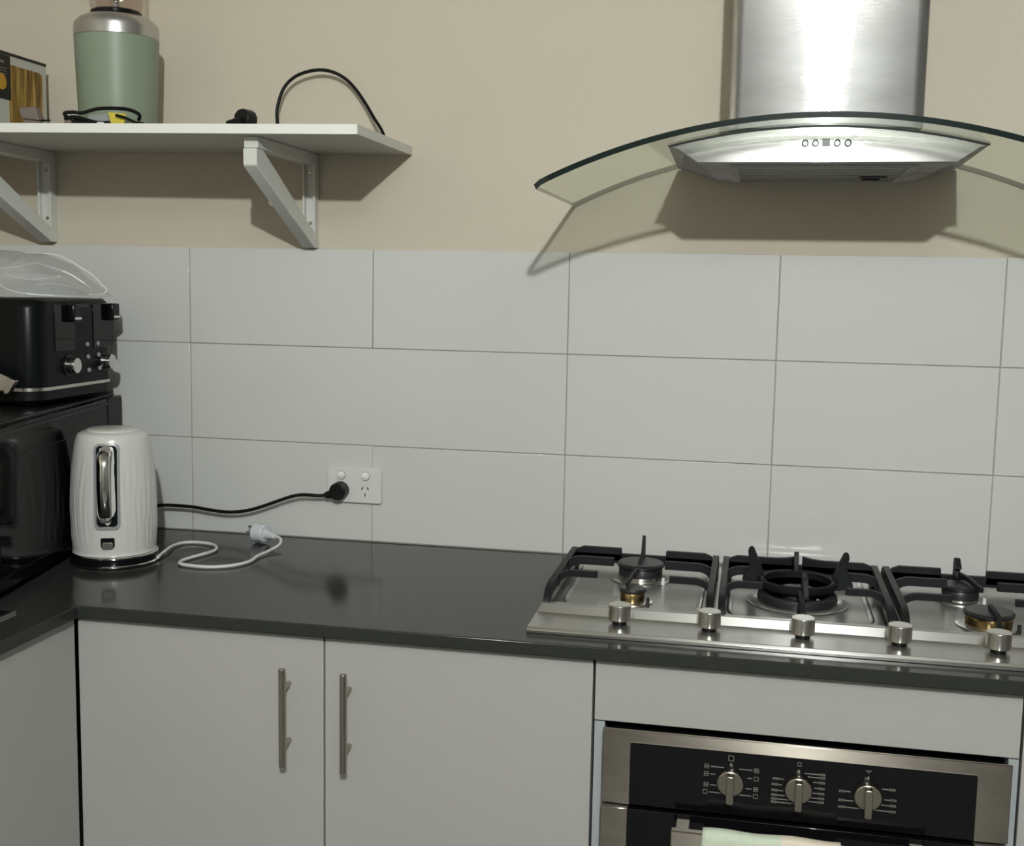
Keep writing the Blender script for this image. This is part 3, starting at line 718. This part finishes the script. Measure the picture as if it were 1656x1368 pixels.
obj('kettle_body', MB().lathe(prof, (0, 0, 0), 240, fn=ripple), KETTLE_WHITE, ket, sharp=1.2, local=True)
obj('lid', MB().lathe([(0.048, 0.2310), (0.0475, 0.2345), (0.044, 0.2362), (0.020, 0.2372)], (0, 0, 0), 64), KETTLE_WHITE, ket, local=True)
# oblong handle frame hugging the wall of the body
def hug(x, z, off): 
    r = kr(min(z, 0.2190)) + off
    return (x, -math.sqrt(max(1e-5, r * r - x * x)), z)
def hug_plate(x0, x1, z0, z1, rad, off0, off1):
    poly = []
    base = rrect(x0, x1, z0, z1, rad, 6)
    # subdivide long sides
    for i, p in enumerate(base):
        q = base[(i + 1) % len(base)]; poly.append(p)
        if abs(p[1] - q[1]) > 0.03:
            for k in range(1, 8): poly.append((p[0], p[1] + (q[1] - p[1]) * k / 8))
    cx_, cz_ = (x0 + x1) / 2, (z0 + z1) / 2
    mb = MB()
    A = [hug(p[0], p[1], off0) for p in poly]; B = [hug(p[0], p[1], off1) for p in poly]
    C_ = [hug(cx_ + (p[0] - cx_) * 0.82, cz_ + (p[1] - cz_) * 0.955, off1) for p in poly]
    return mb, A, B, C_, poly
mb, A, B, C_, poly = hug_plate(-0.0235, 0.0235, 0.054, 0.2150, 0.010, -0.003, 0.0045)
mb.loft([A, B, C_], True, False)
E_ = [hug(p[0] * 0.78, 0.1345 + (p[1] - 0.1345) * 0.945, -0.0005) for p in poly]
mb.loft([C_, E_], True, False)
obj('handle_frame', mb, GREY_PLASTIC, ket, sharp=0.6, local=True)
mb, A, B, C_, poly = hug_plate(-0.0185, 0.0185, 0.059, 0.2105, 0.008, -0.001, 0.0012)
mb.loft([A, B], True, True)
obj('handle_recess', mb, CHARCOAL, ket, local=True)
hp = [(0, -0.076, 0.1985), (0, -0.090, 0.2000), (0, -0.106, 0.1900), (0, -0.113, 0.170), (0, -0.115, 0.140), (0, -0.113, 0.112), (0, -0.106, 0.090), (0, -0.094, 0.079), (0, -0.080, 0.0770)]
hn = obj('handle', MB().tube(hp, (0.0115, 0.0060), 20, 6, flat=(1, 0, 0)), CHROME, ket, local=True)
obj('lid_button', MB().cyl((0, -0.072, 0.2000), (0, -0.083, 0.2065), 0.0085, 24), CHROME, ket, bevel=0.0015, local=True)
sw = obj('switch_housing', MB().prism(rrect(-0.0125, 0.0125, 0.020, 0.0375, 0.002, 3), 'y', -0.076, -0.0822), CHARCOAL, ket, bevel=0.0006, local=True)
obj('power_switch', MB().prism(rrect(-0.0105, 0.0105, 0.0175, 0.0300, 0.004, 4), 'y', -0.079, -0.0850), CHROME, sw, bevel=0.001, local=True)

kb = thing('kettle_stand', 'round chrome-trimmed black kettle base with white cord and pale unplugged plug', 'kettle base', (KX, KY, 0.9))
obj('base_band', MB().lathe([(0.070, 0.0008), (0.0795, 0.0012), (0.0805, 0.0040), (0.0805, 0.0180), (0.0780, 0.0205), (0.060, 0.0225)], (KX, KY, 0.9), 96), BLACK_GLOSS, kb)
obj('chrome_ring', MB().lathe([(0.0800, 0.0020), (0.0826, 0.0022), (0.0830, 0.0045), (0.0815, 0.0060), (0.0800, 0.0060), (0.0800, 0.0020)], (KX, KY, 0.9), 96), CHROME, kb)
obj('chrome_ring', MB().lathe([(0.0790, 0.0175), (0.0812, 0.0178), (0.0815, 0.0205), (0.0790, 0.0225), (0.0740, 0.0232), (0.0790, 0.0175)], (KX, KY, 0.9), 96), CHROME, kb)
obj('cord', MB().tube([(-0.7560, -0.275, 0.9060), (-0.7680, -0.215, 0.9075), (-0.7780, -0.165, 0.9050), (-0.7700, -0.132, 0.9042), (-0.7400, -0.124, 0.9042), (-0.7040, -0.138, 0.9042), (-0.6840, -0.168, 0.9042), (-0.6830, -0.200, 0.9042), (-0.7000, -0.262, 0.9042), (-0.7000, -0.292, 0.9042), (-0.6840, -0.308, 0.9042), (-0.6300, -0.313, 0.9042), (-0.5930, -0.290, 0.9042),
                      (-0.5750, -0.250, 0.9042), (-0.5780, -0.205, 0.9045), (-0.5720, -0.160, 0.9060), (-0.5660, -0.125, 0.911), (-0.5740, -0.100, 0.917), (-0.5920, -0.090, 0.9205)], 0.0032, 10), WHITE_PLASTIC, kb)
pl = obj('plug', MB().cyl((-0.6150, -0.078, 0.9215), (-0.6420, -0.070, 0.9215), 0.0190, 32, r1=0.0205), PALE_PLUG, kb, bevel=0.003, seg=3)
obj('plug_neck', MB().cyl((-0.6180, -0.077, 0.9205), (-0.5900, -0.092, 0.9190), 0.0110, 20, r1=0.0055), PALE_PLUG, pl, bevel=0.001)
for dz, dy in ((0.006, 0.004), (-0.003, -0.006), (-0.001, 0.008)):
    obj('pin', MB().box(-0.6600, -0.6400, -0.0715 + dy, -0.0695 + dy, 0.9225 + dz, 0.9275 + dz), CHROME, pl)

# ------------------------------------------------------------------ microwave (turned slightly)
A0 = Vector((-0.9740, -0.0180)); dirv = Vector((0.190, -0.982)).normalized()
ang = math.atan2(dirv.y, dirv.x) + PI / 2          # local -Y runs along the front, +X is the outward normal
mw = thing('microwave', 'black glass-fronted microwave behind the kettle in the corner', 'microwave', (A0.x, A0.y, 0.9), ang)
L, Dp, H = 0.64, 0.300, 0.2985
obj('body', MB().box(-Dp, -0.018, -L, 0.0, 0.010, H), BLACK_SATIN, mw, bevel=0.004, local=True)
dr_ = obj('door', MB().box(-0.0175, 0.0, -L, -0.0870, 0.014, H - 0.0045), DOOR_GLOSS, mw, bevel=0.003, local=True)
obj('door_window', MB().box(-0.001, 0.0012, -L + 0.03, -0.135, 0.052, H - 0.060), DOOR_GLOSS, dr_, bevel=0.001, local=True)
obj('door_trim', MB().box(-0.001, 0.0016, -L, -0.0870, H - 0.018, H - 0.0125), CHARCOAL, dr_, local=True)
obj('door_trim', MB().box(-0.001, 0.0016, -L, -0.0870, 0.036, 0.0385), CHARCOAL, dr_, local=True)
obj('control_panel', MB().box(-0.0175, 0.0, -0.0855, -0.0005, 0.014, H - 0.0045), DOOR_GLOSS, mw, bevel=0.003, local=True)
for (fx, fy) in ((-0.03, -0.03), (-0.03, -L + 0.03), (-Dp + 0.03, -0.03), (-Dp + 0.03, -L + 0.03)):
    obj('foot', MB().cyl((fx, fy, 0.0003), (fx, fy, 0.0105), 0.011, 16), BLACK_MATTE, mw, local=True)

# ------------------------------------------------------------------ toaster
TX0, TX1, TY0, TY1 = -1.262, -0.950, -0.362, -0.076
ts = thing('toaster', 'black four-slice toaster on top of the microwave', 'toaster', ((TX0 + TX1) / 2, (TY0 + TY1) / 2, 1.2))
ring = lambda z, e, r: [(p[0], p[1], z) for p in rrect(TX0 + e, TX1 - e, TY0 + e, TY1 - e, r, 8)]
obj('toaster_body', MB().loft([ring(1.2365, 0.0, 0.040), ring(1.385, 0.0, 0.040), ring(1.396, 0.003, 0.038), ring(1.4025, 0.010, 0.032)], True, True), CHARCOAL, ts, sharp=0.9)
obj('steel_band', MB().loft([ring(1.2300, -0.0008, 0.041), ring(1.2362, -0.0008, 0.041)], True, True), KNOB_STEEL, ts)
obj('base', MB().loft([ring(1.2060, 0.010, 0.034), ring(1.2120, 0.002, 0.039), ring(1.2298, 0.001, 0.040)], True, True), BLACK_MATTE, ts)
for fx in (TX0 + 0.05, TX1 - 0.05):
    for fy in (TY0 + 0.05, TY1 - 0.05):
        obj('foot', MB().cyl((fx, fy, 1.1990), (fx, fy, 1.2065), 0.012, 16), BLACK_MATTE, ts)
for sy in (-0.300, -0.245, -0.190, -0.135):
    obj('bread_slot', MB().box(TX0 + 0.05, TX1 - 0.05, sy - 0.014, sy + 0.014, 1.4010, 1.4030), BLACK_MATTE, ts)
for (y0, y1, zk) in ((-0.300, -0.231, 1.366), (-0.165, -0.088, 1.366)):
    g = obj('lever_panel', MB().box(TX1 - 0.001, TX1 + 0.0016, y0, y1, 1.303, 1.3935), BLACK_GLASS, ts, bevel=0.0008)
    lv = obj('lever', MB().box(TX1 + 0.001, TX1 + 0.016, y1 - 0.026, y1 + 0.001, 1.358, 1.3935), BLACK_GLOSS, g, bevel=0.003)
    obj('lever_trim', MB().prism(rrect(y1 - 0.023, y1 - 0.002, zk - 0.0026, zk + 0.0022, 0.0022, 4), 'x', TX1 + 0.0155, TX1 + 0.0175), WHITE_PLASTIC, g)
for ky in (-0.255, -0.126):
    k = obj('browning_knob', MB().cyl((TX1, ky, 1.2740), (TX1 + 0.020, ky, 1.2740), 0.0175, 32, r1=0.0150), CHROME, ts, bevel=0.0012)
    obj('knob_ring', MB().cyl((TX1 - 0.001, ky, 1.2740), (TX1 + 0.0025, ky, 1.2740), 0.0215, 32), BLACK_GLOSS, k)
for (by, bz) in ((-0.188, 1.312), (-0.150, 1.3125), (-0.186, 1.287), (-0.147, 1.289), (-0.184, 1.260), (-0.144, 1.2615)):
    obj('push_button', MB().cyl((TX1 - 0.0005, by, bz), (TX1 + 0.0030, by, bz), 0.0046, 16), GREY_PLASTIC, ts, bevel=0.0006)
    
# clear plastic film cover puffed on top of the toaster
SIL = [(-1.32, 0.080), (-1.16, 0.088), (-1.05, 0.087), (-1.015, 0.070), (-0.975, 0.046), (-0.942, 0.018), (-0.928, 0.004), (-0.92, 0.001)]
def sil(x):
    for (a, p), (b, q) in zip(SIL, SIL[1:]):
        if a <= x <= b: return p + (q - p) * (x - a) / (b - a)
    return 0.0
def film_h(x, y):
    v = (y + 0.335) / 0.255                   # 0 front .. 1 back
    if v <= 0 or v >= 1: return 0.0
    w = math.sin(PI * min(1, v ** 1.35)) ** 0.6
    n_ = noise.noise(Vector((x * 11, y * 13, 1.3))) * 0.010 + noise.noise(Vector((x * 32, y * 24, 4.0))) * 0.004
    h = sil(x) * w
    return max(0.0, h + n_ * min(1, h / 0.03))
def film():
    mb = MB(); NU, NV = 70, 34; g = []
    for j in range(NV + 1):
        row = []
        for i in range(NU + 1):
            x = -1.32 + 0.40 * i / NU; y = -0.335 + 0.255 * j / NV
            pinch = max(0, (x + 1.02) / 0.10) ; y = y + (-0.14 - y) * 0.55 * pinch if pinch > 0 else y
            row.append(mb.bm.verts.new((x, y, 1.4060 + film_h(x, -0.335 + 0.255 * j / NV))))
        g.append(row)
    for a, b in zip(g, g[1:]):
        for i in range(NU): mb.face([a[i], a[i + 1], b[i + 1], b[i]])
    return mb
fl = obj('plastic_bag', film(), FILM, sharp=3)
tag(fl, 'clear crinkled plastic bag lying on top of the toaster', 'plastic bag')
# rolled hems and creases of the bag
HEM = mat('plastic_hem', (0.88, 0.89, 0.88), 0.2, var=0.03, coat=0.5)
for pts, rr in (([(-1.190, -0.12, 1.4920), (-1.101, -0.12, 1.4935), (-1.058, -0.12, 1.4915), (-1.030, -0.12, 1.4820), (-1.005, -0.12, 1.4680), (-0.975, -0.12, 1.4510), (-0.950, -0.13, 1.4330), (-0.932, -0.14, 1.4210), (-0.938, -0.15, 1.4135), (-0.962, -0.16, 1.4110)], 0.0013),
                ([(-1.150, -0.20, 1.4600), (-1.102, -0.20, 1.4640), (-1.070, -0.20, 1.4700), (-1.049, -0.20, 1.4720), (-1.015, -0.20, 1.4640), (-0.985, -0.19, 1.4530), (-0.962, -0.18, 1.4370), (-0.950, -0.17, 1.4230), (-0.955, -0.16, 1.4130)], 0.0016),
                ([(-1.108, -0.22, 1.4620), (-1.085, -0.24, 1.4480), (-1.045, -0.25, 1.4410), (-1.012, -0.24, 1.4420), (-0.985, -0.22, 1.4470)], 0.0010),
                ([(-1.090, -0.29, 1.4420), (-1.060, -0.30, 1.4270), (-1.030, -0.31, 1.4180), (-0.990, -0.30, 1.4120), (-0.950, -0.24, 1.4090), (-0.945, -0.18, 1.4090), (-0.960, -0.16, 1.4110)], 0.0014),
                ([(-1.020, -0.25, 1.4300), (-0.995, -0.24, 1.4330), (-0.975, -0.22, 1.4300), (-0.958, -0.19, 1.4220)], 0.0009)):
    obj('crease', MB().tube(pts, (rr, rr * 0.6), 6, 6), HEM, fl)

# steel handle end poking in at the left edge, in front of the toaster
tn = thing('steel_handle', 'brushed steel handle end jutting in at the left edge before the toaster', 'handle', (-0.99, -0.44, 1.2))
obj('handle_shaft', MB().prism([(-1.080, 1.298), (-0.9790, 1.2600), (-0.9870, 1.2350), (-1.080, 1.2360)], 'y', -0.4055, -0.3985), KNOB_STEEL, tn, bevel=0.001)
obj('handle_tip', MB().prism([(-0.9800, 1.2600), (-0.9630, 1.2545), (-0.9665, 1.2480), (-0.9760, 1.2330), (-0.9820, 1.2285), (-0.9890, 1.2310)], 'y', -0.4080, -0.3960), KNOB_STEEL, tn, bevel=0.0012)
obj('handle_root', MB().prism([(-1.115, 1.1990), (-1.080, 1.1990), (-1.080, 1.298), (-1.115, 1.310)], 'y', -0.4070, -0.3970), KNOB_STEEL, tn, bevel=0.001)

# black tray with steel rim on the left run of the worktop
tr = thing('serving_tray', 'flat black tray with a thin bright rim at the left edge of the worktop', 'tray', (-0.95, -0.86, 0.9))
obj('tray_plate', MB().box(-1.12, -0.7975, -1.05, -0.668, 0.9004, 0.9035), BLACK_GLOSS, tr, bevel=0.0008)
obj('rim', MB().prism([(-0.7975, -1.05), (-0.7965, -1.05), (-0.7965, -0.6670), (-1.12, -0.6670), (-1.12, -0.6680), (-0.7975, -0.6680)], 'z', 0.9004, 0.9040), CHROME, tr)

# ------------------------------------------------------------------ on the shelf
BX, BYY = -0.8750, -0.1800; SZ = sht(BX) + 0.0004
bl = thing('blender', 'sage green personal blender with silver collar and clear cup on the shelf', 'blender', (BX, BYY, SZ))
obj('motor_base', MB().lathe([(0.066, 0.0), (0.0715, 0.003), (0.0730, 0.010), (0.0750, 0.060), (0.0775, 0.120), (0.0795, 0.1780)], (BX, BYY, SZ), 72), SAGE, bl)
obj('silver_collar', MB().lathe([(0.0790, 0.1780), (0.0800, 0.1790), (0.0800, 0.1980), (0.0780, 0.2060), (0.0700, 0.2140), (0.0580, 0.2200), (0.0440, 0.2225)], (BX, BYY, SZ), 72), SILVER_PAINT, bl)
obj('blade_collar', MB().lathe([(0.046, 0.2215), (0.048, 0.2235), (0.0485, 0.2290), (0.0450, 0.2315)], (BX, BYY, SZ), 48), BLACK_GLOSS, bl)
obj('cup', MB().lathe([(0.0455, 0.2300), (0.0500, 0.2380), (0.0520, 0.2600), (0.0520, 0.3000), (0.0500, 0.4000), (0.0440, 0.4080), (0.0100, 0.4100), (0.0090, 0.4075), (0.0420, 0.4055), (0.0475, 0.3980), (0.0495, 0.3000), (0.0495, 0.2600), (0.0475, 0.2390), (0.0455, 0.2300)], (BX, BYY, SZ), 64), JAR, bl, sharp=1.2)
bd = obj('blade_hub', MB().lathe([(0.010, 0.2310), (0.010, 0.2480), (0.006, 0.2560)], (BX, BYY, SZ), 20), CHROME, bl)
for a in (0.4, 1.97, 3.54, 5.1):
    c, s = math.cos(a), math.sin(a)
    obj('blade', MB().hexa([(BX + 0.006 * c - 0.004 * s, BYY + 0.006 * s + 0.004 * c, SZ + 0.249), (BX + 0.006 * c + 0.004 * s, BYY + 0.006 * s - 0.004 * c, SZ + 0.249),
        (BX + 0.030 * c + 0.001 * s, BYY + 0.030 * s - 0.001 * c, SZ + 0.262), (BX + 0.030 * c - 0.001 * s, BYY + 0.030 * s + 0.001 * c, SZ + 0.262),
        (BX + 0.006 * c - 0.004 * s, BYY + 0.006 * s + 0.004 * c, SZ + 0.251), (BX + 0.006 * c + 0.004 * s, BYY + 0.006 * s - 0.004 * c, SZ + 0.251),
        (BX + 0.030 * c + 0.001 * s, BYY + 0.030 * s - 0.001 * c, SZ + 0.264), (BX + 0.030 * c - 0.001 * s, BYY + 0.030 * s + 0.001 * c, SZ + 0.264)]), CHROME, bd)

# cable bundle with yellow tag in front of the blender
zt_ = sht(-0.85)
cbn = thing('cable_bundle', 'coiled black cable with grey plug and yellow tag in front of the blender', 'cable', (-0.85, -0.285, zt_))
def xyz(x, y, h): return (x, y, sht(x) + h)
obj('cable', MB().tube([xyz(-0.915, -0.270, 0.008), xyz(-0.922, -0.292, 0.022), xyz(-0.900, -0.300, 0.024), xyz(-0.880, -0.300, 0.023), xyz(-0.850, -0.300, 0.030), xyz(-0.820, -0.298, 0.0315), xyz(-0.790, -0.292, 0.030), xyz(-0.772, -0.285, 0.022), xyz(-0.776, -0.280, 0.012)], 0.0034, 10), BLACK_GLOSS, cbn)
obj('cable', MB().tube([xyz(-0.918, -0.296, 0.013), xyz(-0.895, -0.300, 0.015), xyz(-0.868, -0.302, 0.009), xyz(-0.845, -0.305, 0.0040), xyz(-0.820, -0.308, 0.0040)], 0.0038, 10), BLACK_GLOSS, cbn)
obj('cable', MB().tube([xyz(-0.812, -0.298, 0.019), xyz(-0.792, -0.300, 0.014), xyz(-0.770, -0.302, 0.0055), xyz(-0.755, -0.300, 0.0036)], 0.0026, 8), BLACK_MATTE, cbn)
pb = obj('cable_plug', MB().hexa([xyz(-0.905, -0.300, 0.0005), xyz(-0.856, -0.306, 0.0005), xyz(-0.856, -0.284, 0.0005), xyz(-0.905, -0.280, 0.0005), xyz(-0.900, -0.298, 0.014), xyz(-0.862, -0.302, 0.010), xyz(-0.862, -0.286, 0.010), xyz(-0.900, -0.282, 0.014)]), BLACK_GLOSS, cbn, bevel=0.003)
obj('grey_plug', MB().hexa([xyz(-0.878, -0.296, 0.006), xyz(-0.826, -0.300, 0.0010), xyz(-0.826, -0.280, 0.0010), xyz(-0.878, -0.278, 0.006), xyz(-0.872, -0.294, 0.021), xyz(-0.832, -0.296, 0.0235), xyz(-0.832, -0.282, 0.0235), xyz(-0.872, -0.280, 0.021)]), GREY_PLASTIC, cbn, bevel=0.003)
obj('tie', MB().hexa([xyz(-0.925, -0.296, 0.0004), xyz(-0.905, -0.300, 0.0004), xyz(-0.905, -0.285, 0.0004), xyz(-0.925, -0.285, 0.0004), xyz(-0.918, -0.294, 0.014), xyz(-0.908, -0.298, 0.011), xyz(-0.908, -0.288, 0.011), xyz(-0.918, -0.286, 0.014)]), BROWN_PLASTIC, cbn, bevel=0.001)
obj('yellow_tag', MB().hexa([xyz(-0.822, -0.2965, 0.0005), xyz(-0.798, -0.2965, 0.0005), xyz(-0.798, -0.2950, 0.0005), xyz(-0.822, -0.2950, 0.0005), xyz(-0.832, -0.2915, 0.0260), xyz(-0.796, -0.2905, 0.0225), xyz(-0.796, -0.2890, 0.0225), xyz(-0.832, -0.2900, 0.0260)]), YELLOW, cbn)
obj('white_tag', MB().hexa([xyz(-0.845, -0.3130, 0.0004), xyz(-0.828, -0.3130, 0.0004), xyz(-0.828, -0.3110, 0.0004), xyz(-0.845, -0.3110, 0.0004), xyz(-0.843, -0.3100, 0.0050), xyz(-0.830, -0.3100, 0.0050), xyz(-0.830, -0.3090, 0.0050), xyz(-0.843, -0.3090, 0.0050)]), WHITE_PLASTIC, cbn)

# carton at the left end
PXB = -1.113
ct = thing('carton', 'white and black carton with golden print at the left end of the shelf', 'box', (-1.2, -0.2, sht(-1.2)))
zb_ = sht(-1.113) + 0.0008; ztb = 1.8885
obj('carton_body', MB().box(LW + 0.008, PXB, -0.305, -0.052, zb_ + 0.002, ztb - 0.004), CARD_GREY, ct, bevel=0.0015)
obj('lid_flap', MB().box(LW + 0.0075, PXB + 0.0006, -0.3055, -0.0515, ztb - 0.0065, ztb), CARD_BLACK, ct, bevel=0.0008)
def on_face(poly, d0, d1): return MB().prism(poly, 'x', PXB + d0, PXB + d1)
obj('gold_picture', on_face([(-0.182, 1.751)] + [(-0.182, 1.8655)] + [(-0.078, 1.8655), (-0.070, 1.8625), (-0.067, 1.856), (-0.067, 1.745), (-0.120, 1.745)], -0.0005, 0.0006), GOLD_PRINT, ct)
obj('black_label', on_face([(-0.305, 1.795), (-0.305, ztb - 0.007), (-0.176, ztb - 0.007), (-0.176, 1.795)], -0.0004, 0.0010), CARD_BLACK, ct)
ORANGE = mat('orange_print', (0.50, 0.27, 0.03), 0.4, var=0.25, vscale=60)
obj('orange_roundel', MB().cyl((PXB + 0.0008, -0.205, 1.828), (PXB + 0.0014, -0.205, 1.828), 0.0155, 28), ORANGE, ct)
lt_ = MB()
for i, (w, zz) in enumerate(((0.030, 1.8555), (0.026, 1.8500), (0.028, 1.8445), (0.022, 1.8390))):
    lt_.box(PXB + 0.0008, PXB + 0.0013, -0.216, -0.216 + w, zz - 0.0009, zz + 0.0006)
lt_.box(PXB + 0.0008, PXB + 0.0013, -0.222, -0.196, 1.8650, 1.8700)
obj('small_print', lt_, PRINT, ct)
tp = thing('adapter_plug', 'small taupe adapter standing against the carton on the shelf', 'plug', (-1.04, -0.20, sht(-1.04)))
tz = sht(-1.03) + 0.0004
obj('adapter_body', MB().hexa([(-1.052, -0.222, tz), (-1.018, -0.225, tz), (-1.018, -0.200, tz), (-1.052, -0.200, tz), (-1.058, -0.220, tz + 0.022), (-1.022, -0.222, tz + 0.018), (-1.022, -0.202, tz + 0.018), (-1.058, -0.202, tz + 0.022)]), BROWN_PLASTIC, tp, bevel=0.003)
obj('adapter_head', MB().hexa([(-1.060, -0.223, tz + 0.0225), (-1.020, -0.225, tz + 0.0185), (-1.020, -0.200, tz + 0.0185), (-1.060, -0.200, tz + 0.0225), (-1.068, -0.220, tz + 0.044), (-1.030, -0.222, tz + 0.0455), (-1.030, -0.203, tz + 0.0455), (-1.068, -0.203, tz + 0.044)]), BROWN_PLASTIC, tp, bevel=0.003)
obj('prong', MB().box(-1.022, -1.004, -0.216, -0.210, tz + 0.0185, tz + 0.0210), CHARCOAL, tp)

# black plug and cable loop
pz = sht(-0.585)
bp_ = thing('loose_plug', 'black plug lying on the shelf between blender and cable loop', 'plug', (-0.585, -0.24, pz))
obj('plug_body', MB().cyl((-0.5850, -0.250, pz + 0.0205), (-0.5780, -0.224, pz + 0.0205), 0.0185, 10, r1=0.0190), BLACK_SATIN, bp_, bevel=0.003)
obj('plug_neck', MB().cyl((-0.5870, -0.252, pz + 0.0140), (-0.6020, -0.272, pz + 0.0070), 0.0095, 12, r1=0.0060), BLACK_SATIN, bp_, bevel=0.001)
obj('pin', MB().box(-0.5800, -0.5740, -0.225, -0.208, pz + 0.016, pz + 0.018), NICKEL, bp_)
tag(obj('cable_loop', MB().tube([(-0.500, -0.10, sht(-0.5) + 0.0038), (-0.560, -0.070, sht(-0.56) + 0.0042), (-0.592, -0.048, 1.7400), (-0.6020, -0.040, 1.7720), (-0.6020, -0.036, 1.8000), (-0.590, -0.034, 1.8340), (-0.568, -0.032, 1.8560), (-0.540, -0.030, 1.8670), (-0.512, -0.027, 1.8705), (-0.486, -0.023, 1.8655), (-0.462, -0.020, 1.8525), (-0.440, -0.020, 1.8310), (-0.418, -0.024, 1.8020), (-0.398, -0.034, 1.7740), (-0.378, -0.045, 1.7480), (-0.366, -0.060, sht(-0.37) + 0.0050), (-0.362, -0.085, sht(-0.36) + 0.0040)], 0.0034, 10, 8), BLACK_MATTE),
    'thick black cable arching in a loop at the right end of the shelf', 'cable')

for o in D.objects:
    if o.name.startswith('printed_marks') or o.name.startswith('small_print'): o['kind'] = 'stuff'
